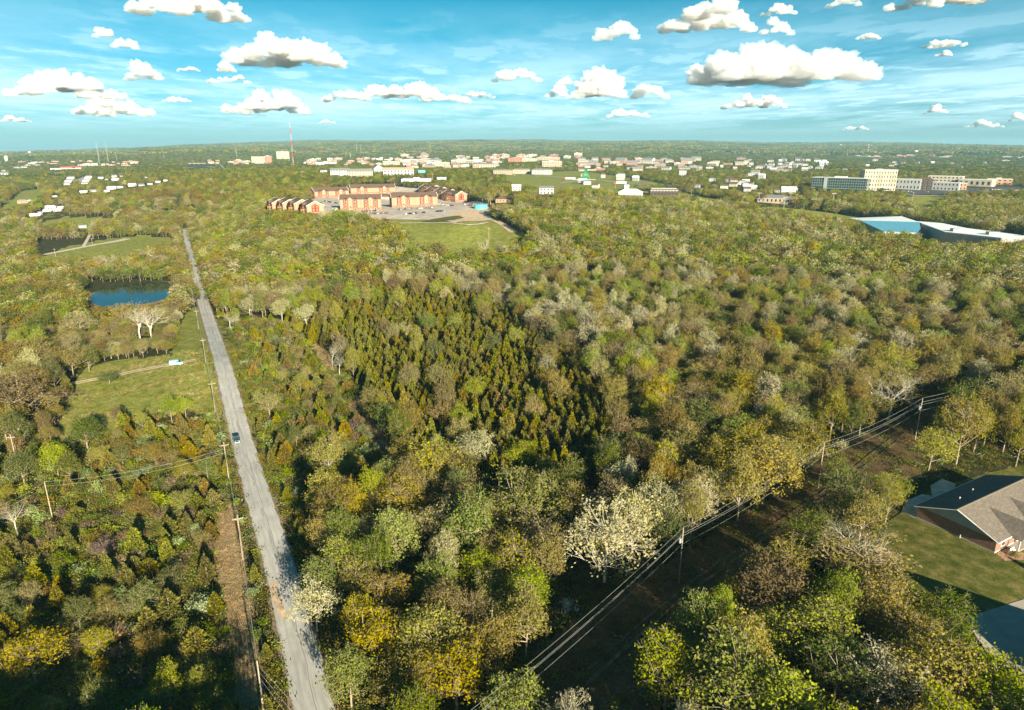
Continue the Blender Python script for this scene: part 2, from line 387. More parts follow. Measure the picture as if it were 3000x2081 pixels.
def ribbon(name, left, right, m, lift=.12, label=None, step=2.5, cols=4, edge=.25):
    """road from matching points on its two edges, drape with a slightly irregular edge"""
    L = [np.array(tuple(q)[:2]) for q in left]; R = [np.array(tuple(q)[:2]) for q in right]
    Ls = []; Rs = []
    for k in range(len(L) - 1):
        n = max(1, int(np.hypot(*((L[k+1] + R[k+1] - L[k] - R[k]) / 2)) / step))
        for q in range(n):
            Ls.append(L[k] + (L[k+1] - L[k]) * q / n); Rs.append(R[k] + (R[k+1] - R[k]) * q / n)
    Ls.append(L[-1]); Rs.append(R[-1]); Ls = np.array(Ls); Rs = np.array(Rs)
    w = np.linalg.norm(Rs - Ls, axis=1, keepdims=True); d = (Rs - Ls) / w
    Ls = Ls + d * rng.normal(0, edge * .5, (len(Ls), 1)); Rs = Rs + d * rng.normal(0, edge * .5, (len(Rs), 1))
    G = np.stack([Ls + (Rs - Ls) * k / cols for k in range(cols + 1)], 1)
    Z = height(G[..., 0], G[..., 1]) + lift
    V = np.concatenate([G, Z[..., None]], -1).reshape(-1, 3); n = len(Ls); c = cols + 1
    F = [(a * c + b, a * c + b + 1, (a + 1) * c + b + 1, (a + 1) * c + b) for a in range(n - 1) for b in range(cols)]
    me = mesh_np(name, V, F, m, smooth=True)
    uv = me.uv_layers.new(name='UVMap')
    cum = np.concatenate([[0], np.cumsum(np.linalg.norm(np.diff((Ls + Rs) / 2, axis=0), axis=1))])
    UV = np.zeros((n, c, 2)); UV[..., 0] = np.linspace(0, 1, c)[None]; UV[..., 1] = cum[:, None]; UV = UV.reshape(-1, 2)
    uv.data.foreach_set('uv', UV[np.array(F).ravel()].astype(np.float32).ravel())
    o = bpy.data.objects.new(name, me); COL.objects.link(o); tag(o, label=label, kind='structure'); return o
def smooth_pts(P, n=3):
    P = np.array(P, float)
    for _ in range(n):
        Q = P.copy(); Q[1:-1] = (P[:-2] + 2 * P[1:-1] + P[2:]) / 4; P = Q
    return P

# county road: edges read at heights in the view
RD = [tuple(map(float, s.split(','))) for s in "2081,866,975 1936,837,942 1789,812,903 1691,787,868 1593,763,838 1520,744,812 1444,720,781 1388,707,765 1332,696,745 1275,680,728 1238,672,717 1200,665,705 1162,657,702 1093,638,683 1023,617,657 954,601,638 919,589,622 884,580,608 849,572,597 815,565,585 780,557,573 741,547,562 709,540,552 686,536,548 672,535,549".split()]
CL = []
for y, a, b in RD:
    pa = at(a, y); pb = at(b, y); CL.append(((pa.x + pb.x) / 2, (pa.y + pb.y) / 2, (pb - pa).length))
# carry the road on toward and under the camera, and over the crest
d0 = np.array(CL[0][:2]) - np.array(CL[2][:2]); d0 /= np.linalg.norm(d0)
pre = [(CL[0][0] + d0[0] * k, CL[0][1] + d0[1] * k, CL[0][2]) for k in (110, 60, 25)]
CL = pre + CL
CLn = np.array(CL); CLs = smooth_pts(CLn[:, :2], 4)
cw = 6.4
e1 = CLs[-1]; CLs = np.vstack([CLs, [e1 + (6, 26), e1 + (22, 48), e1 + (46, 64)]])
tn = np.gradient(CLs, axis=0); tn /= np.linalg.norm(tn, axis=1, keepdims=True); nrm = np.stack([tn[:, 1], -tn[:, 0]], -1)
WD = np.full(len(CLs), cw)
rm = bpy.data.materials.new("road_asphalt"); rm.use_nodes = True; t = NT(rm.node_tree); t.n.clear()
uvn = t.add('ShaderNodeUVMap'); su = t.add('ShaderNodeSeparateXYZ'); t.l.new(uvn.outputs[0], su.inputs[0]); ug, vg = su.outputs[0], su.outputs[1]
geo = t.add('ShaderNodeNewGeometry'); gp = geo.outputs['Position']
nA = t.noise(.12, 5, .6, gp); nB = t.noise(6, 3, .6, gp); nC = t.noise(.7, 4, .7, gp)
c = t.ramp(nA, [(.3, (.40, .385, .35)), (.55, (.50, .48, .44)), (.75, (.58, .56, .52))])
c = t.mix(t.mapr(nB, .3, .7, 0, .2), c, (.34, .33, .30))
def band(x0, w): return t.mapr(t.math('ABSOLUTE', t.math('SUBTRACT', ug, x0)), w, 0.0)
wob = t.math('MULTIPLY', t.math('SUBTRACT', nC, .5), .03)
c = t.mix(t.math('MULTIPLY', t.math('MAXIMUM', band(.26, .09), band(.74, .09)), .16), c, (.15, .145, .135))
u2 = t.math('ADD', ug, wob)
crack = t.mapr(t.math('ABSOLUTE', t.math('SUBTRACT', u2, .56)), .012, .004)
c = t.mix(t.math('MULTIPLY', crack, .75), c, (.07, .068, .062))
strip = t.math('MULTIPLY', t.mapr(t.math('ABSOLUTE', t.math('SUBTRACT', u2, .49)), .07, .03), t.mapr(nA, .48, .6, 0, .45))
c = t.mix(strip, c, (.15, .145, .135))
lng = t.noise(1.0, 4, .65, put_tex(t, 9, .06, 1, uvn.outputs[0]))
c = t.mix(t.mapr(lng, .48, .66, 0, .38), c, (.21, .20, .18))
pat = t.noise(1.0, 2, .4, put_tex(t, 1.3, .035, 1, uvn.outputs[0]))
c = t.mix(t.mapr(pat, .60, .62, 0, .22), c, (.24, .23, .215))
edg = t.math('MULTIPLY', t.mapr(t.math('ABSOLUTE', t.math('SUBTRACT', ug, .5)), .465, .5), t.mapr(nC, .35, .6))
c = t.mix(edg, c, (.26, .20, .13))
p = t.add('ShaderNodeBsdfPrincipled'); t.l.new(c, p.inputs['Base Color']); p.inputs['Roughness'].default_value = .9; p.inputs['Specular IOR Level'].default_value = .2
bp = t.add('ShaderNodeBump'); bp.inputs['Strength'].default_value = .25; bp.inputs['Distance'].default_value = .03; t.l.new(nB, bp.inputs['Height']); t.l.new(bp.outputs[0], p.inputs['Normal'])
o = t.add('ShaderNodeOutputMaterial'); t.l.new(p.outputs[0], o.inputs[0])
road = ribbon("road", CLs - nrm * WD[:, None] / 2, CLs + nrm * WD[:, None] / 2, rm, lift=.16, label="pale narrow county road running straight through the woods", cols=6)
shm = mat('road_shoulder_grit', (.25, .19, .12), var=.35, scale=1.5, bump=.4)
ribbon("road_shoulder", CLs - nrm * (WD[:, None] / 2 + .75), CLs + nrm * (WD[:, None] / 2 + .6), shm, lift=.10, label="worn dirt edge beside the county road", cols=6, edge=.7)
ROADC = CLs.copy()
def road_dist(X, Y):
    d = np.full(np.shape(X), 1e9)
    for k in range(len(ROADC) - 1):
        a = ROADC[k]; b = ROADC[k + 1]; ab = b - a; L = (ab ** 2).sum()
        tt = np.clip(((X - a[0]) * ab[0] + (Y - a[1]) * ab[1]) / L, 0, 1)
        d = np.minimum(d, np.hypot(X - a[0] - tt * ab[0], Y - a[1] - tt * ab[1]))
    return d

M_gravel = mat('pale_gravel', (.62, .53, .41), var=.25, scale=.5, bump=.3)
M_asph = mat('dark_asphalt', (.085, .085, .085), var=.2, scale=.15)
M_conc = mat('driveway_concrete', (.36, .32, .27), var=.12, scale=.35, bump=.05)
M_dirt = mat('bare_dirt', (.58, .43, .28), var=.3, scale=.5, bump=.4)
M_lot = mat('concrete_lot', (.52, .44, .36), var=.2, scale=.1)
M_roadfar = mat('far_road_surface', (.34, .32, .29), var=.1, scale=.1)
lawn = bpy.data.materials.new('mown_lawn'); lawn.use_nodes = True; t = NT(lawn.node_tree); t.n.clear()
geo = t.add('ShaderNodeNewGeometry'); gp = geo.outputs['Position']
nA = t.noise(.35, 5, .65, gp); nB = t.noise(5, 3, .7, put_tex(t, 1, .45, 1, gp))
c = t.ramp(t.math('ADD', t.math('MULTIPLY', nA, .6), t.math('MULTIPLY', nB, .4)), [(.36, (.045, .06, .010)), (.5, (.10, .105, .02)), (.62, (.22, .175, .06))])
p = t.add('ShaderNodeBsdfPrincipled'); t.l.new(c, p.inputs['Base Color']); p.inputs['Roughness'].default_value = 1; p.inputs['Specular IOR Level'].default_value = .1
bp = t.add('ShaderNodeBump'); bp.inputs['Strength'].default_value = .7; bp.inputs['Distance'].default_value = .12; t.l.new(nB, bp.inputs['Height']); t.l.new(bp.outputs[0], p.inputs['Normal'])
o = t.add('ShaderNodeOutputMaterial'); t.l.new(p.outputs[0], o.inputs[0])
sheet('lawn', Z_LAWN, m=lawn, lift=.12, step=4, label="mown lawn around the brick house")
sheet('driveway', P2("2822,1815 3020,1752 3260,1850 3300,2160 3050,2110 2950,2000"), m=M_conc, lift=.2, step=4, label="pale concrete driveway beside the lawn")
sheet('gravel_pad', P2("2640,1500 2655,1470 2700,1450 2730,1455 2725,1425 2760,1405 2800,1420 2790,1460 2740,1510 2680,1520"), m=M_gravel, lift=.2, step=2, label="grey gravel pad behind the brick house")
sheet('dirt_bank', P2("2555,1600 2600,1610 2640,1650 2625,1720 2590,1680"), m=M_dirt, lift=.22, step=2, label="strip of bare earth at the lawn's edge")
sheet('gravel_pulloff', P2("808,1700 822,1745 835,1790 850,1800 842,1815 822,1812 800,1765 790,1720"), m=M_dirt, lift=.2, step=1.5, label="rough patch of grit at the road's broken edge")
sheet('concrete_lot', Z_LOT, m=M_lot, lift=.3, step=10, label="pale concrete lot around the red apartment buildings")
sheet('gravel_lot', P2("1305,648 1330,620 1400,615 1440,628 1425,642 1385,650 1330,655"), m=M_dirt, lift=.45, step=6, label="bare gravel turning area by the turquoise water tank")
sheet('grass_island', P2("1235,650 1290,640 1345,633 1360,640 1330,647 1270,653"), m=lawn, lift=.5, step=5, label="grass strip between the lot and the path")
def track(name, px, w, m, lift=.2, label=None, edge=.2, cols=2, rz=None):
    P = smooth_pts([tuple(at(*q)[:2]) for q in px], 1)
    tn = np.gradient(P, axis=0); tn /= np.linalg.norm(tn, axis=1, keepdims=True); nn = np.stack([tn[:, 1], -tn[:, 0]], -1)
    TRACKS.append((P, w)); return ribbon(name, P - nn * w / 2, P + nn * w / 2, m, lift, label, 3, cols, edge)
TRACKS = []
ruts = P2("575,1056 530,1064 480,1074 440,1080 390,1090 345,1100 305,1108 265,1116 230,1122 205,1126")
RP = smooth_pts([tuple(at(*q)[:2]) for q in ruts], 1)
tn = np.gradient(RP, axis=0); tn /= np.linalg.norm(tn, axis=1, keepdims=True); nn = np.stack([tn[:, 1], -tn[:, 0]], -1)
TRACKS.append((RP, 5))
M_rut = mat('sandy_rut', (.72, .56, .36), var=.2, scale=.6)
for sgn in (-1, 1):
    c_ = RP + nn * sgn * 1.3
    ribbon('wheel_rut', c_ - nn * .8, c_ + nn * .8, M_rut, .25, "bare wheel rut of the farm track across the grassy field", 2, 1, .25)
track('gravel_road', P2("110,750 160,741 215,730 260,722 310,714 350,706 375,700"), 7, M_gravel, label="pale gravel road crossing the woods beyond the pond")
track('gravel_path', P2("1170,655 1240,652 1300,652 1340,659 1370,662 1400,660 1430,652"), 2.5, M_gravel, lift=.35, label="pale foot path along the top of the grass slope")
track('dirt_track', P2("245,722 258,700 266,680 270,668"), 3, M_gravel, label="faint two-wheel track climbing from the gravel road")
track('street', P2("1460,500 1560,512 1640,520 1720,530 1800,535 1900,537 2000,545 2100,560 2200,575 2300,583"), 11, M_roadfar, lift=.4, label="four-lane street beyond the woods")
track('street', P2("1640,538 1700,528 1760,525 1830,540 1905,545"), 9, M_roadfar, lift=.45, label="curved side street by the green steel tower")
track('street', P2("2300,512 2400,535 2500,562 2640,574 2760,576 2900,574 3000,570"), 10, M_roadfar, lift=.4, label="street passing the hospital lots")
track('bare_bank', P2("1420,637 1450,645 1480,662 1505,682"), 7, M_dirt, lift=.3, label="bare reddish bank at the edge of the grass bowl")
track('town_street', P2('1380,498 1500,496 1650,494 1850,503 2050,506 2250,508'), 12, M_roadfar, lift=.5, label='pale street between the dormitories and the long strip of shops')
track('town_street', P2('900,487 1000,486 1120,487 1250,492'), 10, M_roadfar, lift=.5, label='street in front of the shops beyond the white apartments')
track('highway', P2("540,493 575,489 610,487 640,492 665,500"), 16, M_roadfar, lift=.5, label="highway curving past the far hotels")
track('highway_ramp', P2("640,480 650,488 658,498"), 9, M_roadfar, lift=.6, label="highway ramp climbing to the overpass")
sheet('asphalt_lot', P2("2500,562 2560,548 2640,540 2730,545 2860,552 3000,548 3010,566 2880,566 2700,570 2600,572"), m=M_asph, lift=.5, step=12, label="dark asphalt lot in front of the hospital")
M_path = mat('worn_earth', (.17, .125, .065), var=.35, scale=.5)
for q in (-1, 1):
    P_ = smooth_pts([tuple(at(*k)[:2]) for k in P2('1560,2150 1632,2078 1705,1995 1779,1931 1890,1830 2010,1725 2200,1600 2330,1510 2480,1400 2620,1290')], 1); t_ = np.gradient(P_, axis=0); t_ /= np.linalg.norm(t_, axis=1, keepdims=True); n_ = np.stack([t_[:, 1], -t_[:, 0]], -1)
    ribbon('wheel_rut', P_ + n_*(q*.95 - .28), P_ + n_*(q*.95 + .28), M_path, .14, 'faint wheel rut along the shaded power line clearing', 2, 1, .22)
track('running_track', P2("2760,661 2850,672 2930,684 2985,700 2990,715 2960,722"), 6, mat('track_cinder', (.34, .25, .19)), lift=.35, label="brown oval running track end by the metal hall")

# pond
wm = bpy.data.materials.new('pond_water'); wm.use_nodes = True; t = NT(wm.node_tree); t.n.clear()
p = t.add('ShaderNodeBsdfPrincipled'); o = t.add('ShaderNodeOutputMaterial'); t.l.new(p.outputs[0], o.inputs[0])
p.inputs['Base Color'].default_value = (.012, .025, .022, 1); p.inputs['Roughness'].default_value = .06; p.inputs['IOR'].default_value = 1.33
p.inputs['Specular IOR Level'].default_value = .35
geo = t.add('ShaderNodeNewGeometry'); nz = t.noise(1.2, 3, .6, geo.outputs['Position'])
bp = t.add('ShaderNodeBump'); bp.inputs['Strength'].default_value = .12; bp.inputs['Distance'].default_value = .05; t.l.new(nz, bp.inputs['Height']); t.l.new(bp.outputs[0], p.inputs['Normal'])
PONDPX = P2("255,872 275,856 310,846 360,836 410,829 460,824 490,826 503,840 500,862 480,878 440,888 400,893 350,900 310,903 275,892")
pl = max(at(*q).z for q in PONDPX) + .25
wp = [at_elev(*q, pl) for q in PONDPX]
POND = [(q[0], q[1]) for q in wp]
mb = MB(); mb.quad(*[(q[0], q[1], pl) for q in wp]); mb.build('pond', wm); tag(bpy.data.objects['pond'], kind='structure', label="dark pond mirroring the sky beside the road")
cx_, cy_ = np.mean(POND, axis=0)
PBANK = [(cx_ + (x - cx_) * 1.09, cy_ + (y - cy_) * 1.09) for x, y in POND]
mbk = MB()
for k in range(len(POND)):
    k2 = (k + 1) % len(POND)
    mbk.quad((*POND[k], pl + .02), (*POND[k2], pl + .02), (*PBANK[k2], h1(*PBANK[k2]) + .25), (*PBANK[k], h1(*PBANK[k]) + .25))
tag(mbk.build('pond_bank', mat('mud_bank', (.20, .13, .06), var=.3, scale=.8)), kind='structure', label="brown mud bank round the pond")
# ------------------------------------------------------------------ labels from what stands near
LM = [("the dark car on the road", 700, 1290), ("the pale blue van", 520, 1070), ("the pond", 400, 860), ("the crest of the road", 545, 690),
 ("the dry grass strip", 690, 1750), ("the lone pole in the brush", 150, 1500), ("the farm track", 350, 1100), ("the gravel road", 220, 730),
 ("the road sign", 880, 1690), ("the bottom edge of the view", 1200, 2040), ("the cedar stand", 1350, 1200), ("the grassy track by the cedars", 1130, 1330),
 ("the brushy field", 850, 1150), ("the power line's first pole", 1989, 1704), ("the power line's middle pole", 2400, 1428), ("the power line's far pole", 2682, 1290),
 ("the brick house", 2800, 1560), ("the concrete driveway", 2880, 1850), ("the shaded clearing", 2150, 1700), ("the lower end of the wires", 1600, 1950),
 ("the grass bowl", 1350, 750), ("the red apartments", 1200, 640), ("the turquoise tank", 1430, 630), ("the gabled apartment row", 900, 650),
 ("the middle of the big wood", 1700, 900), ("the pale crowns of the big wood", 2100, 900), ("the slope below the metal hall", 2500, 800), ("the metal hall", 2800, 700),
 ("the wood's edge by the dark bank building", 1900, 650), ("the corner of the wood by the wires", 2900, 1080), ("the hedge of the clearing", 2400, 1600), ("the shrubby slope below the field", 400, 1400),
 ("the hollow by the bottom corner", 100, 1950), ("the wood beside the road", 760, 820), ("the big wood's road side", 1000, 880), ("the far houses", 250, 560),
 ("the hospital", 2560, 570), ("the town centre", 1500, 500), ("the overpass", 600, 500), ("the hotel slabs", 830, 495), ("the white apartments", 1050, 530),
 ("the green steel tower", 1715, 530), ("the campus blocks", 1600, 520), ("the striped mast", 2540, 455), ("the red-roofed store", 215, 500), ("the playing field", 2450, 650),
 ("the water tower on the ridge", 90, 470), ("the long strip of shops", 2000, 500), ("the far edge of town", 2600, 470), ("the white-roofed hall", 1220, 535)]
LMP = np.array([tuple(at(x, y)) for _, x, y in LM]); LMB = np.stack([np.arctan2(LMP[:, 0], LMP[:, 1]) * 2.2, np.log(np.hypot(LMP[:, 0], LMP[:, 1]))], -1)
def where(x, y):
    q = np.array([math.atan2(x, y) * 2.2, math.log(max(1, math.hypot(x, y)))]); d = ((LMB - q) ** 2).sum(1); k = np.argsort(d)[:2]
    a, b = LM[k[0]][0], LM[k[1]][0]
    if d[k[0]] < .004: return "close to " + a
    rel = "beyond" if q[1] - LMB[k[0]][1] > .10 else ("on the near side of" if q[1] - LMB[k[0]][1] < -.10 else "beside")
    if d[k[1]] < 2.2 * d[k[0]]: return "between " + a + " and " + b
    return rel + " " + a
SEEN = {}
def lab(adj, x, y):
    s = adj + " " + where(x, y); w = s.split()
    return " ".join(w[:16])

# ------------------------------------------------------------------ building materials
M_white = mat('white_paint', (.48, .47, .45), var=.05); M_cream = mat('cream_stucco', (.42, .36, .27), var=.06)
M_tan = mat('tan_brick', (.36, .28, .20), var=.1, scale=3); M_grey = mat('grey_wall', (.30, .31, .31), var=.08)
M_redp = mat('red_siding', (.42, .06, .035), var=.1, scale=2); M_brick = mat('red_brick', (.36, .15, .09), var=.25, scale=4)
M_broof = mat('brown_shingle_roof', (.13, .085, .06), var=.2, scale=2); M_groof = mat('grey_shingle_roof', (.20, .20, .20), var=.2, scale=2)
M_wroof = mat('white_roof_membrane', (.70, .70, .68), var=.05, rough=.6); M_wood = mat('orange_stained_wood', (.42, .21, .06), var=.2, scale=3)
M_glass = mat('dark_window_glass', (.03, .04, .05), rough=.12, spec=.9, var=.1); M_dark = mat('dark_brown_cladding', (.075, .05, .035), var=.2)
M_tglass = mat('teal_curtain_glass', (.015, .055, .05), rough=.1, spec=1, var=.3, scale=.15); M_blue = mat('blue_metal_roof', (.10, .30, .42), rough=.45, var=.1, spec=.5)
M_mgrey = mat('grey_metal_wall', (.32, .30, .28), rough=.6, var=.08); M_teal = mat('turquoise_tank_paint', (.10, .55, .62), rough=.5, var=.08)
M_green = mat('green_painted_steel', (.01, .22, .09), rough=.5, var=.2); M_steel = mat('galvanised_steel', (.45, .46, .47), rough=.5, metal=.3)
M_redroof = mat('bright_red_roof', (.55, .09, .05)); M_trim = mat('white_trim', (.80, .78, .72), var=.03); M_redpaint = mat('red_mast_paint', (.55, .05, .03))
M_peach = mat('peach_stucco', (.40, .215, .13), var=.06); M_found = mat('pale_foundation', (.42, .42, .38), var=.1)
M_poleW = mat('weathered_pole_wood', (.40, .31, .22), var=.25, scale=2, rough=.9)
M_wire = mat('aluminium_wire', (.55, .56, .52), rough=.45, metal=.5)

EXC = []      # things in the view that trees should not hide: (x0, x1, y0, y1, depth)
FOOT = []     # footprints: x, y, radius
def footc(x, y, yaw, L, D):
    if D > L: yaw += PI / 2; L, D = D, L
    n = max(1, int(math.ceil(L / D)))
    for q in range(n): u = (q + .5) / n * L - L / 2; FOOT.append((x + math.cos(yaw) * u, y + math.sin(yaw) * u, D * .62 + 1))
WINS = {}
def window_data(w, h, frame, glass=None):
    key = (round(w, 1), round(h, 1), frame.name)
    if key not in WINS:
        mb = MB(); f = min(.12, w * .12)
        mb.box(-w/2, w/2, -.05, .0, -h/2, h/2, 0); mb.box(-w/2 + f, w/2 - f, -.08, -.05, -h/2 + f, h/2 - f, 1)
        WINS[key] = mb.data('window', [frame, glass or M_glass])
    return WINS[key]
def add_window(par, x, y, z, w, h, rz=0, frame=None, glass=None):
    o = bpy.data.objects.new('window', window_data(w, h, frame or M_trim, glass)); COL.objects.link(o); o.parent = par
    o.location = (x, y, z); o.rotation_euler = (0, 0, rz); return o
def spot(x0, x1, yb, turn=0, deep=0):
    p = at((x0 + x1) / 2, yb); a = math.atan2(p.x, p.y); dep = float(proj(p.x, p.y, p.z)[2])
    return p, -a + math.radians(turn), dep
def block(name, label, cat, x0, x1, yb, yt, deep=.6, turn=0, wall=None, roof=None, kind='flat', rh=.3, rows=0, cols=0, wf=None, group=None, sidewin=0, parapet=True, ww=.5, wh=.55, clear=True, ridge='x', mid=None):
    """a building whose front stands from x0 to x1 and from yb up to yt in the view"""
    p, yaw, dep = spot(x0, x1, yb, turn); k = dep / 2000
    L = (x1 - x0) * k / max(.3, math.cos(math.radians(turn))); H = (yb - yt) * k * 1.02; D = deep * L if deep < 3 else deep
    wall = wall or M_cream; roof = roof or M_wroof
    c = Vector((p.x - math.sin(yaw) * D / 2, p.y + math.cos(yaw) * D / 2, p.z))
    e = empty(name, c, yaw, label, cat, group)
    w = MB(); w.box(-L/2, L/2, -D/2, D/2, -6, H)
    if kind == 'gable':
        if ridge == 'x':
            for s in (-L/2, L/2): w.quad((s, -D/2, H), (s, D/2, H), (s, 0, H + rh * D/2))
        else:
            for s in (-D/2, D/2): w.quad((-L/2, s, H), (L/2, s, H), (0, s, H + rh * L/2))
    w.build('wall', wall, e)
    r = MB()
    if kind == 'flat':
        r.box(-L/2 - .1, L/2 + .1, -D/2 - .1, D/2 + .1, H + .003, H + .35)
        r.build('roof', roof, e)
        if L > 18 and rnd.random() < .7:
            u = MB(); u.box(-L*.12, L*.1, -D*.1, D*.15, H + .35, H + 2.2); u.build('rooftop_unit', M_grey if rnd.random() < .5 else M_white, e)
    elif kind == 'gable':
        z1 = H + rh * (D/2 if ridge == 'x' else L/2)
        r.wedge(-L/2, L/2, -D/2, D/2, H + .12, z1 + .12, ridge, .5); r.build('roof', roof, e)
    else:
        r.hip(-L/2, L/2, -D/2, D/2, H + .01, H + rh * min(D, L) / 2); r.build('roof', roof, e)
    if mid: m_ = MB(); m_.box(-L/2 - .12, L/2 + .12, -D/2 - .12, D/2 + .12, H * mid[0], H * mid[1]); m_.build('band', mid[2], e)
    if rows and cols:
        fh = H / rows; fw = L / cols
        for a in range(rows):
            for b in range(cols):
                add_window(e, -L/2 + fw * (b + .5), -D/2, fh * (a + .5), fw * ww, fh * wh, 0, wf)
        if sidewin:
            fd = D / sidewin
            for a in range(rows):
                for b in range(sidewin):
                    for sg in (-1, 1): add_window(e, sg * L/2, -D/2 + fd * (b + .5), fh * (a + .5), fd * ww, fh * wh, sg * PI/2, wf)
    if clear: EXC.append((x0 - 4, x1 + 4, yt - 3, yb, dep))
    footc(c.x, c.y, yaw, L, D)
    return e, L, D, H

# ------------------------------------------------------------------ red and cream apartment buildings
def apartments(label, x, y, yaw, units, storeys=4, Lu=19.5, D=16, exc=None):
    """storeys of flats; each unit has a gabled bay between two balcony stacks"""
    z = min(h1(x + dx, y + dy) for dx in (-8, 8) for dy in (-8, 8)); fh = 2.9; H = storeys * fh; L = units * Lu
    e = empty('apartment_building', (x, y, z), yaw, label, 'apartment building', 'red and cream apartment buildings on the hill')
    w = MB(); w.box(-L/2, L/2, -D/2, D/2, 2.6, H)
    for s in (-L/2, L/2): w.quad((s, -D/2, H), (s, D/2, H), (s, 0, H + 4.2))
    w.build('wall', M_peach, e)
    b = MB(); b.box(-L/2 - .08, L/2 + .08, -D/2 - .08, D/2 + .08, -6, 2.6); b.build('brick_base', M_brick, e)
    r = MB(); r.wedge(-L/2, L/2, -D/2, D/2, H + .15, H + 4.4, 'x', .7, .25); r.build('roof', M_broof, e)
    for s in (-1, 1):
        g = MB(); xx = s * (L/2 + .14); g.quad(*[(xx, q[0], q[1]) for q in ((-3.6, 2.6), (3.6, 2.6), (3.6, H - .5), (0, H + 1.8), (-3.6, H - .5))]); g.box(min(xx, xx - s * .1), max(xx, xx - s * .1), -3.6, 3.6, 2.6, H - .5)
        g.build('red_gable_panel', M_redp, e)
        tr = MB(); X = s * (L/2 + .75)
        for a, c_ in (((X, -D/2 - .7, H - .25), (X, 0, H + 4.35)), ((X, D/2 + .7, H - .25), (X, 0, H + 4.35))): tr.tube(a, c_, .22, n=4)
        tr.build('bargeboard', M_trim, e)
        for k in range(storeys):
            for yy in (-1.8, 1.8, -5.6, 5.6): add_window(e, s * (L/2 + (.16 if abs(yy) < 3 else 0)), yy, k * fh + 1.6, 1.0, 1.4, s * PI/2)
    for u in range(units):
        cx = -L/2 + Lu * (u + .5)
        for side in ((-1, 1) if u < 99 else ()):
            f = side * D/2; sg = side
            # projecting bay with its own gable
            bay = MB(); y0, y1 = (f - 1.4, f) if side < 0 else (f, f + 1.4)
            bay.box(cx - 2.5, cx + 2.5, y0, y1, -6, H)
            yo = y0 if side < 0 else y1
            bay.quad((cx - 2.5, yo, H), (cx + 2.5, yo, H), (cx, yo, H + 2.0)); bay.build('bay', M_peach, e)
            gr = MB(); ya, yb2 = (y0 - .6, 0) if side < 0 else (0, y1 + .6)
            gr.wedge(cx - 2.9, cx + 2.9, ya, yb2, H - .05, H + 2.3, 'y', 0, .2); gr.build('bay_roof', M_broof, e)
            if side > 0: continue
            for dx in (-4.6, 4.6):
                pn = MB(); pn.box(cx + dx - 2.7, cx + dx + 2.7, f - .1, f, 2.6, H); pn.build('red_panel', M_redp, e)
                g2 = MB(); g2.wedge(cx + dx - 2.2, cx + dx + 2.2, f - 2.0, f + 4, H - .2, H + 1.5, 'y', 0, .15); g2.build('balcony_roof', M_broof, e)
                for k in range(storeys):
                    bl = MB(); z0 = k * fh
                    bl.box(cx + dx - 1.6, cx + dx + 1.6, f - 1.7, f - .1, z0, z0 + .2)
                    bl.box(cx + dx - 1.6, cx + dx + 1.6, f - 1.75, f - 1.68, z0 + .95, z0 + 1.1)
                    for px_ in (-1.55, 1.45): bl.box(cx + dx + px_, cx + dx + px_ + .14, f - 1.75, f - 1.6, z0 + .2, z0 + fh)
                    bl.build('balcony', M_wood, e)
                    add_window(e, cx + dx, f - .1, z0 + 1.3, 1.9, 2.0)
            for k in range(storeys):
                add_window(e, cx, f - 1.4, k * fh + 1.7, 1.5, 1.5)
                for dx in (-8.0, 8.0): add_window(e, cx + dx, f, k * fh + 1.6, 1.0, 1.3)
            cn = MB(); cn.wedge(cx - 1.9, cx + 1.9, f - 3.2, f - 1.4, 3.0, 4.2, 'y', .2, .15)
            for q in (-1.6, 1.6): cn.box(cx + q - .15, cx + q + .15, f - 3.1, f - 2.8, -2, 3.0)
            cn.build('entrance_canopy', M_wood, e)
    footc(x, y, yaw, L, D + 8)
    cs = [(x + math.cos(yaw) * a - math.sin(yaw) * b_, y + math.sin(yaw) * a + math.cos(yaw) * b_) for a in (-L/2, L/2) for b_ in (-D/2, D/2)]
    q = [proj(a, b_, zz) for a, b_ in cs for zz in (z, z + H + 4)]
    EXC.append((min(float(a[0]) for a in q) - 3, max(float(a[0]) for a in q) + 3, min(float(a[1]) for a in q) - 2, max(float(a[1]) for a in q), min(float(a[2]) for a in q)))
    return e
def apt_front(label, x0, x1, yb, turn, units, storeys=4):
    p, yaw, dep = spot(x0, x1, yb, turn); L = (x1 - x0) * dep / 2000 / math.cos(math.radians(turn)); D = 16
    return apartments(label, p.x - math.sin(yaw) * D/2, p.y + math.cos(yaw) * D/2, yaw, units, storeys, L / units, D)
def apt_axis(labels, pa, pb, lat, storeys=3, Lu=20):
    a = at(*pa); b = at(*pb); yaw = math.atan2(b.y - a.y, b.x - a.x); n = len(labels); L = (b - a).length; dx, dy = math.cos(yaw), math.sin(yaw)
    for k, lb in enumerate(labels):
        u = Lu/2 + (L - Lu) * k / (n - 1); apartments(lb, a.x + dx*u - dy*lat*k, a.y + dy*u + dx*lat*k, yaw + PI * (dx < 0), 1, storeys, min(Lu, L / n + 3), 17)
apt_front("red and cream four-storey block nearest the wood, cars along its front", 999, 1116, 616, -2, 2)
apt_front("longer red and cream block beside the lot, its gabled bays facing the grass bowl", 1150, 1282, 606, 11, 2)
apt_front("red and cream block at the back corner whose red end gable shows", 925, 1022, 579, 22, 2, 3)
apt_front("red and cream block in the back row nearest the white apartments", 1030, 1158, 568, 10, 2, 3)
apt_axis(["red-gabled flats at the end of the stepping row beside the gravel lot", "second flats of the stepping row, counted from the gravel lot", "third flats of the stepping row, counted from the gravel lot", "last flats of the stepping row, closest to the back court"], (1352, 592), (1215, 572), -5, 3, 34)
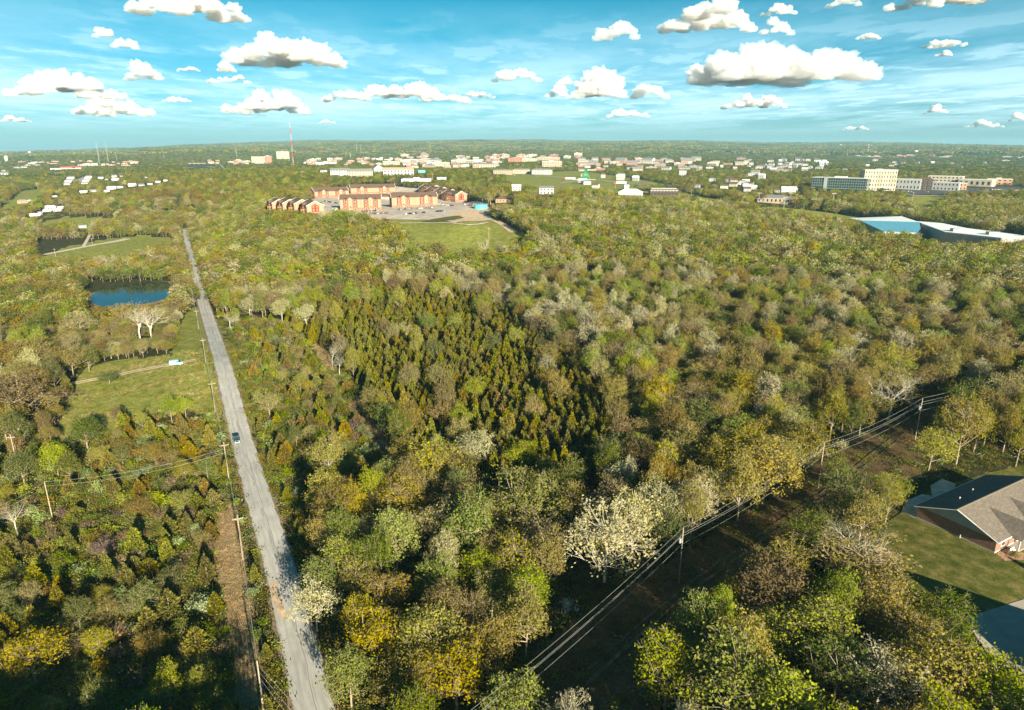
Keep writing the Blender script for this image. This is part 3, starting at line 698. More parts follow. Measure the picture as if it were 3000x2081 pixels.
apt_axis(["red-gabled flats at the open end of the row sunk in the trees", "second flats of the tree-sunk row, counted from its red gable", "third flats of the tree-sunk row, counted from its red gable", "last flats of the tree-sunk row, mostly roof above the wood"], (925, 626), (845, 594), 5, 3, 30)
block('clubhouse', "low brown-roofed clubhouse in the middle of the apartment court", 'clubhouse', 1096, 1150, 584, 577, kind='hip', rh=.5, wall=M_tan, roof=M_broof, rows=1, cols=6)
block('carport', "long low carport roof in the apartment court behind the front block", 'carport', 1150, 1190, 572, 567, wall=M_grey, roof=M_broof, kind='gable', rh=.2)
# turquoise tank
p, yaw, dep = spot(1387, 1428, 614); R = 20 * dep / 2000
e = empty('storage_tank', (p.x, p.y + R, p.z), yaw, "low round turquoise tank at the end of the gravel lot", 'tank')
mb = MB(); mb.tube((0, 0, -4), (0, 0, 4.2), R, R, 32); mb.build('shell', M_teal, e)
mb = MB(); mb.tube((0, 0, 4.205), (0, 0, 4.9), R * 1.01, R * .3, 32); mb.build('roof', M_teal, e)
mb = MB()
for k in range(20): a = k * PI/10; mb.box(R * math.cos(a) - .08, R * math.cos(a) + .08, R * math.sin(a) - .08, R * math.sin(a) + .08, 4.5, 5.4)
mb.build('railing', M_steel, e); EXC.append((1383, 1432, 600, 618, dep)); FOOT.append((p.x, p.y + R, R + 2))
block('utility_shed', "small brown shed beside the turquoise tank", 'shed', 1378, 1394, 605, 599, wall=M_wood, roof=M_broof, kind='gable', rh=.5)

# ------------------------------------------------------------------ named buildings of the town
A1 = 'white apartment buildings behind the red ones'
block('apartment_block', "white gabled apartment block at the end of its row by the wood", 'apartment block', 969, 1022, 516, 500, deep=.35, turn=-14, wall=M_white, roof=M_groof, kind='gable', rh=.6, rows=3, cols=7, wf=M_grey, group=A1)
block('apartment_block', "white apartment block with pale yellow stair bays at the row's middle", 'apartment block', 1022, 1092, 518, 502, deep=.28, turn=3, wall=M_cream, roof=M_groof, kind='gable', rh=.6, rows=3, cols=9, wf=M_grey, group=A1)
block('apartment_block', "white apartment block with a steep gable end behind the row", 'apartment block', 1096, 1124, 505, 494, deep=1.1, turn=10, wall=M_white, roof=M_groof, kind='gable', rh=.7, rows=2, cols=4, wf=M_grey, group=A1, ridge='y')
block('apartment_block', "long white apartment block beside the white-roofed hall", 'apartment block', 1124, 1212, 514, 499, deep=.25, turn=2, wall=M_white, roof=M_tan, kind='gable', rh=.6, rows=2, cols=9, wf=M_grey, group=A1)
block('white_house', "small white house alone at the wood's edge by the white apartments", 'house', 939, 958, 505, 500, wall=M_white, roof=M_groof, kind='gable', rows=1, cols=3)
block('hall', "low hall with a broad white roof behind the red apartments", 'hall', 1176, 1262, 532, 526, deep=.75, turn=-4, wall=M_white, roof=M_wroof)
block('hall', "smaller low white-roofed building beside the hall", 'hall', 1280, 1308, 527, 521, deep=.7, wall=M_white, roof=M_wroof)
block('teal_shed', "teal metal shed behind the long white apartments", 'shed', 1226, 1246, 507, 500, deep=.6, wall=M_teal, roof=M_grey)
block('hotel', "wide cream hotel slab with a grid of dark windows", 'hotel', 739, 776, 482, 461, deep=.35, turn=-6, wall=M_cream, rows=6, cols=9, ww=.6)
block('hotel_wing', "brown brick wing joined to the wide cream hotel", 'hotel', 777, 797, 481, 459, deep=.8, turn=6, wall=M_brick, rows=6, cols=4, ww=.3)
block('dormitory_tower', "tall cream tower block with vertical window strips", 'tower block', 812, 848, 471, 446, deep=.4, turn=4, wall=M_cream, rows=9, cols=10, ww=.55, wh=.6)
block('supermarket', "store with a bright red roof among the far trees", 'store', 182, 236, 496, 492, deep=.45, turn=-10, wall=M_white, roof=M_redroof, kind='gable', rh=.3)
block('warehouse', "long cream warehouse with brown bays beside the twin masts", 'warehouse', 249, 304, 487, 481, deep=.35, turn=-8, wall=M_cream, roof=M_wroof, rows=1, cols=8, ww=.3)
block('store', "long low white store beside the red-roofed one", 'store', 150, 180, 498, 494, deep=.5, turn=-10, wall=M_white)
block('store', "long low tan building beside the highway", 'store', 362, 404, 476, 473, deep=.4, turn=-6, wall=M_brick, roof=M_tan)
block('brick_house', "pink brick house with a grey hipped roof in the trees beyond the field", 'house', 54, 80, 596, 588, wall=M_peach, roof=M_groof, kind='hip', rh=.5, rows=1, cols=4)
block('farmhouse', "white farmhouse hidden in the trees by the pond", 'house', 52, 84, 845, 833, wall=M_white, roof=M_wroof, kind='gable', rh=.5, rows=1, cols=3, clear=False)
block('cabin', "small pale cabin at the end of the two-wheel track", 'cabin', 233, 252, 668, 662, wall=M_white, roof=M_grey, kind='gable')
# campus row
block('dormitory', "long cream dormitory with a grey roof at the campus edge", 'dormitory', 1445, 1500, 512, 500, deep=.3, turn=-10, wall=M_tan, roof=M_groof, kind='hip', rh=.35, rows=3, cols=9)
block('dormitory', "cream dormitory facing the street, trees along its front", 'dormitory', 1500, 1556, 510, 498, deep=.3, turn=4, wall=M_tan, roof=M_groof, kind='hip', rh=.35, rows=3, cols=10)
block('dormitory', "grey-roofed dormitory wing closest to the green steel tower", 'dormitory', 1558, 1618, 512, 499, deep=.35, turn=14, wall=M_grey, roof=M_groof, kind='hip', rh=.35, rows=3, cols=8)
block('campus_building', "tan campus building with a flat roof terrace beside the parking lot", 'campus building', 1588, 1646, 492, 474, deep=.5, turn=8, wall=M_tan, rows=4, cols=8, sidewin=4)
block('campus_building', "red-brick campus block with a red roof in the town centre", 'campus building', 1488, 1528, 478, 464, deep=.5, turn=-4, wall=M_brick, roof=M_redroof, rows=4, cols=6)
block('campus_building', "cream campus block with two wings behind the dormitories", 'campus building', 1530, 1572, 476, 465, deep=.4, wall=M_cream, rows=3, cols=6)
block('campus_building', "brick campus block with a tall stack among the town roofs", 'campus building', 1575, 1640, 472, 462, deep=.4, wall=M_tan, rows=3, cols=8)
block('campus_building', "long cream building with a grey roof left of the dormitories", 'campus building', 1385, 1450, 493, 482, deep=.35, turn=-6, wall=M_cream, roof=M_groof, kind='hip', rh=.3, rows=2, cols=9)
block('campus_building', "white-roofed cream building behind the long one", 'campus building', 1330, 1392, 480, 470, deep=.4, wall=M_cream, rows=2, cols=8)
block('campus_building', "cream building with a stepped roof near the white-roofed hall", 'campus building', 1262, 1300, 490, 477, deep=.5, wall=M_cream, rows=3, cols=5)
block('campus_building', "brown and cream block in front of the town roofs", 'campus building', 1238, 1262, 478, 466, deep=.5, wall=M_tan, rows=3, cols=4)
block('office_building', "white office block with arched front near the town centre", 'office', 1184, 1226, 478, 468, deep=.4, wall=M_white, rows=2, cols=7)
block('office_building', "cream office with a low orange wing before the town centre", 'office', 1122, 1160, 484, 474, deep=.5, wall=M_cream, rows=2, cols=5)
block('store', "long white-roofed store beyond the white apartments", 'store', 925, 985, 481, 476, deep=.5, wall=M_white)
block('brick_house', "orange brick house with a brown roof at the bank's edge", 'house', 1452, 1500, 594, 584, wall=M_peach, roof=M_broof, kind='hip', rh=.5, rows=1, cols=5)
block('white_house', "white two-storey house in the trees before the street", 'house', 1500, 1526, 560, 546, wall=M_white, roof=M_wroof, kind='gable', rows=2, cols=3, rh=.5)
block('white_house', "white house half hidden by trees beyond the brick house", 'house', 1580, 1622, 570, 552, wall=M_white, roof=M_groof, kind='gable', rows=2, cols=4, rh=.4)
block('low_house', "wide low house with a pale roof in front of the street", 'house', 1812, 1882, 572, 564, deep=.5, wall=M_white, roof=M_wroof, kind='hip', rh=.5)
# bank with a mansard roof
e, L, D, H = block('bank_building', "dark brown building with a sloping mansard roof by the street", 'bank', 1905, 1985, 574, 559, deep=.45, turn=8, wall=M_dark, roof=M_wroof, rows=1, cols=8, wf=M_dark)
mb = MB(); b = [( -L/2-.6, -D/2-.6), (L/2+.6, -D/2-.6), (L/2+.6, D/2+.6), (-L/2-.6, D/2+.6)]; tp = [(-L/2+1.6, -D/2+1.6), (L/2-1.6, -D/2+1.6), (L/2-1.6, D/2-1.6), (-L/2+1.6, D/2-1.6)]
for k in range(4): k2 = (k+1) % 4; mb.quad((*b[k], H*.55), (*b[k2], H*.55), (*tp[k2], H+2), (*tp[k], H+2))
mb.quad(*[(*q, H + 2) for q in tp]); mb.build('mansard', M_dark, e)
mb = MB()
for k in range(9): x = -L/2 + 2 + k * (L-4)/8; mb.box(x-.5, x+.5, -D/2-.35, -D/2+1.3, H*.75, H+1.2)
mb.build('mansard_dormer', M_grey, e)
mb = MB(); mb.box(-L/2+1.4, L/2-1.4, -D/2+1.4, D/2-1.4, H+2.003, H+2.5); mb.build('parapet', M_white, e)
# hospital group
e, L, D, H = block('glass_office', "dark green glass office building with white floor bands beside the cream tower", 'office', 2380, 2527, 560, 524, deep=.35, turn=-12, wall=M_tglass, roof=M_wroof)
for k in range(1, 5):
    mb = MB(); mb.box(-L/2-.15, L/2+.15, -D/2-.15, D/2+.15, H*k/5-.18, H*k/5+.18); mb.build('floor_band', M_grey if k > 1 else M_white, e)
mb = MB(); mb.box(-L*.27, -L*.21, -D/2-.9, -D/2, -4, H+1.5); mb.build('stair_fin', M_steel, e)
mb = MB()
for k in range(24): x = -L/2 + L*(k+.5)/24; mb.box(x-.12, x+.12, -D/2-.22, -D/2, H*.2, H)
mb.build('mullion', M_grey, e)
e, L, D, H = block('hospital_tower', "tall cream hospital tower with brick bays and rows of slit windows", 'hospital', 2532, 2616, 560, 503, deep=.55, turn=16, wall=M_cream, roof=M_wroof, rows=5, cols=12, ww=.45, wh=.6, sidewin=4)
for q in (-.02, .36):
    mb = MB(); mb.box(L*q - L*.09, L*q + L*.09, -D/2-.02, -D/2+.02, H*.2, H*.82); mb.build('brick_bay', M_tan, e)
mb = MB(); mb.box(-L/2-.5, L/2+.5, -D/2-.5, D/2+.5, H+.36, H+1.1); mb.build('cornice', M_white, e)
mb = MB(); mb.box(L*.1, L*.4, -D/2-5, -D/2-.1, 4, 5); mb.build('entrance_canopy', M_white, e)
HG = 'low wings of the hospital'
block('hospital_wing', "two-storey grey and cream wing beside the hospital tower", 'hospital wing', 2616, 2688, 556, 527, deep=.4, turn=-8, wall=M_grey, rows=2, cols=8, group=HG)
block('hospital_wing', "brown stone wing with a hipped entrance tower in the hospital row", 'hospital wing', 2690, 2724, 558, 528, deep=.6, turn=-6, wall=M_dark, roof=M_broof, kind='hip', rh=.6, rows=3, cols=3, group=HG)
block('hospital_wing', "grey wing with paired white-framed windows behind the parking lot", 'hospital wing', 2726, 2800, 559, 536, deep=.3, turn=-10, wall=M_grey, rows=2, cols=8, group=HG)
block('hospital_wing', "pale peach gable-fronted end of the hospital wings", 'hospital wing', 2800, 2828, 557, 538, deep=.6, turn=14, wall=M_peach, rows=2, cols=3, group=HG)
block('hospital_wing', "long pale wing with a stair tower behind the other wings", 'hospital wing', 2722, 2810, 542, 518, deep=.35, turn=-6, wall=M_cream, rows=3, cols=9, group=HG)
block('hospital_wing', "broad low cream wing at the far end of the hospital", 'hospital wing', 2812, 2895, 546, 528, deep=.6, turn=-12, wall=M_cream, rows=1, cols=6, group=HG)
block('hospital_wing', "white-fronted last wing of the hospital beside the car park", 'hospital wing', 2896, 2958, 542, 526, deep=.5, turn=10, wall=M_peach, rows=2, cols=5, group=HG)
block('school_building', "low grey-roofed school building behind the row of trees", 'school', 2220, 2312, 596, 580, deep=.4, turn=-4, wall=M_tan, roof=M_groof, kind='hip', rh=.35, rows=1, cols=8)
block('gym_hall', "white metal hall gable among the houses before the hospital", 'hall', 2290, 2330, 565, 553, deep=.6, wall=M_white, roof=M_wroof, kind='gable', rh=.4)

# ------------------------------------------------------------------ long metal halls
def hall(name, label, roofpx, z_up, wallm, roofm, slope=None):
    g = min(at(x, y).z for x, y in roofpx[:1]); P = [at_elev(x, y, z_up[k]) for k, (x, y) in enumerate(roofpx)]
    c = Vector((sum(q[0] for q in P) / len(P), sum(q[1] for q in P) / len(P), 0)); c.z = h1(c.x, c.y)
    e = empty(name, c, 0, label, 'hall'); Q = [(q[0] - c.x, q[1] - c.y, q[2] - c.z) for q in P]
    w = MB(); r = MB(); n = len(Q)
    for k in range(n): k2 = (k+1) % n; w.quad((Q[k][0], Q[k][1], -8), (Q[k2][0], Q[k2][1], -8), (Q[k2][0], Q[k2][1], Q[k2][2]-.3), (Q[k][0], Q[k][1], Q[k][2]-.3))
    w.build('wall', wallm, e)
    r.quad(*Q); r.quad(*[(q[0], q[1], q[2]-.3) for q in Q][::-1])
    for k in range(n): k2 = (k+1) % n; r.quad(Q[k], (Q[k][0], Q[k][1], Q[k][2]-.3), (Q[k2][0], Q[k2][1], Q[k2][2]-.3), Q[k2])
    r.build('roof', roofm, e); FOOT.append((c.x, c.y, 28)); return e, c, Q
M_seam = mat('standing_seam_white', (.88, .89, .88), rough=.5, var=.04)
e, c, Q = hall('metal_hall', "large metal hall with a flat white roof and grey ribbed walls", [(2683, 648), (2760, 654), (2830, 668), (3030, 694), (2935, 697), (2768, 679)], [24]*6, M_mgrey, M_seam)
EXC.append((2690, 3000, 645, 715, 600)); 
for (x0, y0, dx) in ((2800, 678, 0), (2905, 688, 0)):
    q = at_elev(x0, y0, 24); u = MB(); u.box(-3.5, 3.5, -2.2, 2.2, 0, 2.4); o = u.build('rooftop_unit', M_grey, e); o.location = (q[0]-c.x, q[1]-c.y, 24-c.z+.003)
n_ = 26
for k in range(n_):
    a = Vector(Q[5]).lerp(Vector(Q[4]), (k+.5)/n_); u = MB(); u.box(a.x-.08, a.x+.08, a.y-.25, a.y-.02, -4, a.z-.5)
    u.build('wall_rib', M_mgrey, e)
e, c, Q = hall('metal_hall', "metal hall whose near roof slope is blue", [(2519, 646), (2694, 651), (2700, 682), (2588, 678)], [25, 25, 19, 19], M_white, M_blue)
EXC.append((2485, 2700, 638, 684, 600))
a = at_elev(2519, 646, 25); b = at_elev(2694, 651, 25); cx, cy = at_elev(2485, 644, 20)[:2], at_elev(2640, 638, 20)[:2]
mb = MB(); mb.quad((a[0]-c.x, a[1]-c.y, 25-c.z), (b[0]-c.x, b[1]-c.y, 25-c.z), (cy[0]-c.x, cy[1]-c.y, 21.5-c.z), (cx[0]-c.x, cx[1]-c.y, 21.5-c.z))
mb.build('back_roof_slope', M_seam, e)
mb = MB(); mb.quad((a[0]-c.x, a[1]-c.y, 24.9-c.z), (cx[0]-c.x, cx[1]-c.y, 21.4-c.z), (cx[0]-c.x, cx[1]-c.y, -8), (a[0]-c.x, a[1]-c.y, -8)); mb.build('gable_wall', M_white, e)

# ------------------------------------------------------------------ green steel tower over the road, overpass
p, yaw, dep = spot(1700, 1730, 528); k = dep/2000
e = empty('green_tower', p, yaw, "green steel lattice tower arching over the street bridge", 'steel tower')
mb = MB(); S = 30*k
def gp_(x, z): return (x*k, 0, z*k)
for (a, b) in (((-14,0),(-4,22)), ((14,0),(2,22)), ((-4,22),(-2,34)), ((2,22),(6,34)), ((-2,34),(6,34)), ((-10,9),(8,11)), ((-14,0),(8,11)), ((14,0),(-10,9)), ((-4,22),(8,11)), ((-8,14),(2,22)), ((-4,22),(6,34))):
    for dy in (-2.5*k, 2.5*k): mb.tube((a[0]*k, dy, a[1]*k), (b[0]*k, dy, b[1]*k), 1.1*k, n=5)
mb.build('frame', M_green, e)
mb = MB()
for q in range(8): x = (-10 + q*2.6)*k; mb.box(x, x+2.2*k, -3.2*k, 3.2*k, (8+math.sin(q*.9)*2)*k, (17+math.sin(q*1.7)*3)*k)
mb.build('green_cladding', M_green, e)
mb = MB(); mb.box(-46*k, 30*k, -4*k, -2.6*k, 1*k, 2.6*k); mb.build('bridge_deck', M_conc, e)
mb = MB()
for q in range(9): x = (-44 + q*8.5)*k; mb.box(x, x+1.2*k, -4*k, -2.8*k, -4*k, 1*k)
mb.build('bridge_pier', M_conc, e)
EXC.append((1655, 1745, 495, 532, dep))
p, yaw, dep = spot(555, 600, 483); k = dep/2000
e = empty('overpass', p, yaw, "low concrete overpass carrying the street over the highway", 'overpass')
mb = MB(); mb.box(-24*k, 24*k, -3*k, 3*k, 3.4*k, 4.6*k); mb.build('deck', M_conc, e)
mb = MB()
for q in (-20, -8, 4, 16): mb.box(q*k, (q+1)*k, -2*k, 2*k, -3*k, 3.4*k)
mb.build('pier', M_conc, e); EXC.append((545, 625, 474, 496, dep))

# ------------------------------------------------------------------ masts and water towers
def mast(label, x, yb, yt, m1, m2, w=1.0, lean=0, guy=False, name='radio_mast'):
    p = at(x, yb); dep = float(proj(p.x, p.y, p.z)[2]); H = (yb - yt) * dep / 2000 * 1.03; W = w * dep / 2000
    e = empty(name, p, 0, label, 'mast'); n = 8
    for s in range(n):
        mb = MB(); z0, z1 = H*s/n, H*(s+1)/n
        for q in range(3):
            a = q*2*PI/3; X, Y = W*math.cos(a), W*math.sin(a); mb.tube((X, Y, z0), (X, Y, z1), W*.22, n=4)
            a2 = (q+1)*2*PI/3
            for z in range(4): zz = z0+(z1-z0)*z/4; mb.tube((X, Y, zz), (W*math.cos(a2), W*math.sin(a2), zz+(z1-z0)/4), W*.14, n=3, cap=False)
        mb.build('mast_section', m1 if s % 2 == 0 else m2, e)
    return e, H, W
mast("tall red and white lattice mast standing above the wood by the hotels", 861, 497, 369, M_redpaint, M_steel, 1.3)
mast("dark lattice mast of a pair, the one with a wider head", 292, 482, 422, M_grey, M_grey, 1.2)
mast("dark lattice mast of a pair, the slimmer one by the warehouse", 318, 478, 421, M_grey, M_grey, 1.0)
mast("short red and white striped mast above the far shops", 2541, 452, 425, M_redpaint, M_white, 1.3)
mast("thin steel mast near the overpass", 694, 462, 437, M_steel, M_steel, .7)
mast("thin distant steel mast beyond the hotels", 1046, 450, 425, M_steel, M_steel, .6)
mast("thin distant steel mast beside another beyond the hotels", 1057, 448, 424, M_steel, M_steel, .5)
mast("white monopole beyond the shops", 1027, 466, 450, M_white, M_white, .8)
mast("thin mast on the campus behind the dormitories", 1705, 466, 446, M_steel, M_steel, .6)
mast("thin pole mast before the dark ridge", 343, 476, 455, M_steel, M_steel, .6)
mast("thin pole mast by the far warehouse", 482, 468, 448, M_steel, M_steel, .5)
def tower(label, x, yb, yt, w, style):
    p = at(x, yb); k = float(proj(p.x, p.y, p.z)[2]) / 2000; H = (yb - yt)*k; R = w*k/2
    e = empty('water_tower', p, 0, label, 'water tower')
    if style == 'tank':
        mb = MB(); mb.tube((0,0,0), (0,0,H), R, R, 20); mb.build('tank', M_white, e, True); mb = MB(); mb.tube((0,0,H+.01), (0,0,H*1.07), R, R*.2, 20); mb.build('dome', M_white, e)
    else:
        mb = MB(); z = H*.5; pr = [(z, .35), (z+.12*H, .85), (z+.25*H, 1.0), (H*.9, .95), (H, .45)]
        for a, b in zip(pr, pr[1:]): mb.tube((0,0,a[0]), (0,0,b[0]), R*a[1], R*b[1], 18)
        mb.build('tank', M_white, e, True)
        for q in range(6 if style == 'legs' else 1):
            mb = MB(); a = q*PI/3; rr = R*.8 if style == 'legs' else 0; mb.tube((rr*math.cos(a), rr*math.sin(a), 0), (rr*.9*math.cos(a), rr*.9*math.sin(a), z*1.1), R*(.07 if style == 'legs' else .25), n=6); mb.build('leg' if style == 'legs' else 'column', M_white, e)
    EXC.append((x - w, x + w, yt, yb, k*2000)); return e
tower("white standpipe tank on the near ridge at the town's end", 20, 475, 458, 9, 'tank')
tower("white water tower on legs standing on the brown ridge", 88, 455, 444, 8, 'legs')
tower("tiny white standpipe far along the ridge", 172, 447, 441, 3, 'tank')
tower("white teal-topped water tower above the far shops", 2681, 452, 441, 13, 'column')
tower("small white water tower on the horizon near the striped mast", 2462, 430, 423, 6, 'column')

# ------------------------------------------------------------------ houses and shops scattered through the town
def strip(xs, ya, yb, n, cat, w, h, cols, kinds, seed=0, label=''):
    r = random.Random(seed)
    for _ in range(n):
        x = r.uniform(*xs); y = r.uniform(ya, yb); ww_ = r.uniform(*w); hh = r.uniform(*h)
        p = at(x, y)
        if any(math.hypot(p.x - a, p.y - b) < R for a, b, R in FOOT): continue
        m, cn = r.choice(cols); kd, rn = r.choice(kinds)
        rf = {'grey': M_groof, 'white': M_wroof, 'brown': M_broof, 'dark': M_groof}[rn]
        lb = lab(f"small {cn} {cat} with a {rn} roof", p.x, p.y) if w[1] < 22 else lab(f"wide {cn} {cat} with a {rn} roof", p.x, p.y)
        rows = 1 if hh < 8 else 2
        block(cat.replace(' ', '_'), lb, cat, x - ww_/2, x + ww_/2, y, y - hh, deep=r.uniform(.45, .9), turn=r.uniform(-25, 25), wall=m, roof=rf, kind=kd, rh=r.uniform(.4, .7), rows=rows if ww_ > 8 else 0, cols=max(2, int(ww_/5)), group="scattered buildings of the town: " + lb, wh=.45)
CW = [(M_white, 'white'), (M_white, 'white'), (M_cream, 'cream'), (M_grey, 'grey')]
CT = [(M_white, 'white'), (M_cream, 'cream'), (M_tan, 'tan'), (M_brick, 'brick'), (M_peach, 'peach')]
GK = [('gable', 'grey'), ('gable', 'white'), ('gable', 'brown'), ('hip', 'grey')]; FK = [('flat', 'white'), ('flat', 'grey')]
# the cul-de-sac of white houses
for (xa, ya, nm, row) in ((196, 542, 'lower', 5), (248, 540, 'upper', 5)):
    for q in range(row):
        x = xa + q*3.2; y = ya - q*4.6
        block('house', f"white gabled house, {['first','second','third','fourth','fifth'][q]} from the near end of the {nm} side of the cul-de-sac", 'house', x - 8, x + 8, y, y - 4.2, deep=.7, turn=-8, wall=M_white, roof=M_wroof if q % 2 else M_groof, kind='gable', rh=.5, group='houses of the cul-de-sac')
track('cul_de_sac_street', P2("222,543 228,532 236,524 250,519"), 14, M_roadfar, lift=.4, label="pale street of the cul-de-sac between the white houses")
for (x, y, w_, h_) in ((295, 525, 13, 6), (335, 520, 15, 9), (337, 530, 17, 7), (312, 528, 8, 4), (428, 522, 7, 5), (245, 566, 18, 6), (275, 563, 14, 9), (326, 556, 22, 9), (315, 563, 12, 6), (352, 552, 14, 5), (386, 547, 18, 10), (415, 545, 15, 6), (440, 543, 12, 5), (463, 536, 12, 5), (485, 532, 10, 5), (355, 518, 8, 4), (152, 614, 22, 12), (168, 620, 20, 9), (138, 621, 20, 6), (118, 625, 12, 5), (180, 612, 14, 8), (102, 634, 26, 5), (10, 513, 22, 8), (12, 503, 10, 6), (50, 493, 14, 4), (70, 492, 15, 5), (162, 578, 10, 4), (86, 590, 8, 4)):
    p = at(x, y); block('house', lab("white gabled house", p.x, p.y), 'house', x - w_/2, x + w_/2, y, y - h_*.55, deep=.7, turn=rnd.uniform(-25, 25), wall=rnd.choice([M_white, M_white, M_cream]), roof=rnd.choice([M_wroof, M_groof]), kind='gable', rh=.5, rows=1, cols=3, group="houses among the trees beyond the fields: " + lab("", p.x, p.y).strip())
strip((60, 420), 474, 488, 26, 'store', (6, 20), (2.5, 4), CT, FK, 1)
strip((610, 730), 473, 482, 14, 'shop', (7, 20), (3, 6), CT, FK, 2)
strip((900, 1180), 466, 486, 46, 'shop', (8, 24), (3.5, 7), CT, FK, 3)
strip((1180, 1460), 460, 494, 76, 'town building', (8, 26), (5, 9), CT, FK + [('hip', 'grey')], 4)
strip((1460, 1700), 458, 474, 26, 'town building', (10, 26), (5, 9), CT, FK, 5)
strip((1690, 2180), 468, 502, 84, 'town building', (8, 34), (4, 8), CT, FK + [('gable', 'grey')], 6)
strip((2180, 2420), 470, 504, 40, 'house', (9, 22), (4, 7), CW, GK, 7)
strip((1700, 2300), 512, 556, 22, 'house', (12, 24), (7, 11), CW, GK, 8)
strip((2490, 2780), 450, 462, 34, 'store', (8, 30), (2.4, 4.5), CT, FK, 9)
strip((2400, 2900), 464, 500, 14, 'house', (6, 14), (3, 5), CW, GK, 10)
strip((1400, 2000), 430, 452, 22, 'farm building', (3, 9), (1.2, 2.2), CW, FK, 11)
strip((2900, 3000), 460, 478, 4, 'store', (8, 24), (2, 3), CW, FK, 12)
strip((2140, 2330), 540, 566, 8, 'house', (14, 26), (7, 10), CW, GK, 13)

# ------------------------------------------------------------------ brick house near the wires
HG_ = 8.0
hx0 = Vector((93.2, 139.6, 0)); dirx = Vector((math.cos(math.radians(30)), math.sin(math.radians(30)), 0)); diry = Vector((-dirx.y, dirx.x, 0))
HL, HD = 30.0, 16.6
org = hx0 + dirx * HL/2 - diry * HD/2; hz = h1(93.2, 139.6)
e = empty('brick_house', (org.x, org.y, hz), math.radians(30), "brick house with a large shingled gable roof by the mown lawn", 'house')
FOOT.append((org.x + 8, org.y - 16, 13)); FOOT.append((org.x + 16, org.y - 32, 13)); FOOT.append((org.x + 28, org.y - 10, 12)); FOOT.append((org.x, org.y, 19)); FOOT.append((org.x + 8, org.y + 5, 14))
def brick_mat():
    m = bpy.data.materials.new('house_brick'); m.use_nodes = True; t = NT(m.node_tree); t.n.clear()
    tc = t.add('ShaderNodeTexCoord'); sp = t.add('ShaderNodeSeparateXYZ'); t.l.new(tc.outputs['Object'], sp.inputs[0])
    cb = t.add('ShaderNodeCombineXYZ'); t.l.new(t.math('ADD', sp.outputs[0], sp.outputs[1]), cb.inputs[0]); t.l.new(sp.outputs[2], cb.inputs[1])
    b = t.add('ShaderNodeTexBrick'); t.l.new(cb.outputs[0], b.inputs['Vector']); b.inputs['Scale'].default_value = 1.0
    b.inputs['Brick Width'].default_value = .5; b.inputs['Row Height'].default_value = .14; b.inputs['Mortar Size'].default_value = .012
    b.inputs['Color1'].default_value = (.16, .065, .04, 1); b.inputs['Color2'].default_value = (.28, .14, .09, 1); b.inputs['Mortar'].default_value = (.30, .24, .2, 1)
    p = t.add('ShaderNodeBsdfPrincipled'); t.l.new(b.outputs[0], p.inputs['Base Color']); p.inputs['Roughness'].default_value = .9
    o = t.add('ShaderNodeOutputMaterial'); t.l.new(p.outputs[0], o.inputs[0]); return m
def shingle_mat():
    m = bpy.data.materials.new('weathered_shingles'); m.use_nodes = True; t = NT(m.node_tree); t.n.clear()
    tc = t.add('ShaderNodeTexCoord'); sp = t.add('ShaderNodeSeparateXYZ'); t.l.new(tc.outputs['Object'], sp.inputs[0])
    cb = t.add('ShaderNodeCombineXYZ'); t.l.new(sp.outputs[0], cb.inputs[0]); t.l.new(t.math('MULTIPLY', sp.outputs[1], 1.05), cb.inputs[1])
    b = t.add('ShaderNodeTexBrick'); t.l.new(cb.outputs[0], b.inputs['Vector']); b.inputs['Scale'].default_value = 1.0
    b.inputs['Brick Width'].default_value = .62; b.inputs['Row Height'].default_value = .26; b.inputs['Mortar Size'].default_value = .018; b.inputs['Bias'].default_value = -.1
    b.inputs['Color1'].default_value = (.16, .135, .11, 1); b.inputs['Color2'].default_value = (.25, .21, .165, 1); b.inputs['Mortar'].default_value = (.09, .08, .07, 1)
    n = t.noise(1.1, 4, .6, tc.outputs['Object']); c = t.mix(t.mapr(n, .35, .7, 0, .5), b.outputs[0], (.13, .115, .10))
    p = t.add('ShaderNodeBsdfPrincipled'); t.l.new(c, p.inputs['Base Color']); p.inputs['Roughness'].default_value = .95; p.inputs['Specular IOR Level'].default_value = .15
    bp = t.add('ShaderNodeBump'); bp.inputs['Strength'].default_value = .5; bp.inputs['Distance'].default_value = .03; t.l.new(b.outputs[1], bp.inputs['Height']); bp.invert = True; t.l.new(bp.outputs[0], p.inputs['Normal'])
    o = t.add('ShaderNodeOutputMaterial'); t.l.new(p.outputs[0], o.inputs[0]); return m
MBK = brick_mat(); MSH = shingle_mat(); WH = 3.3; RH = 3.2
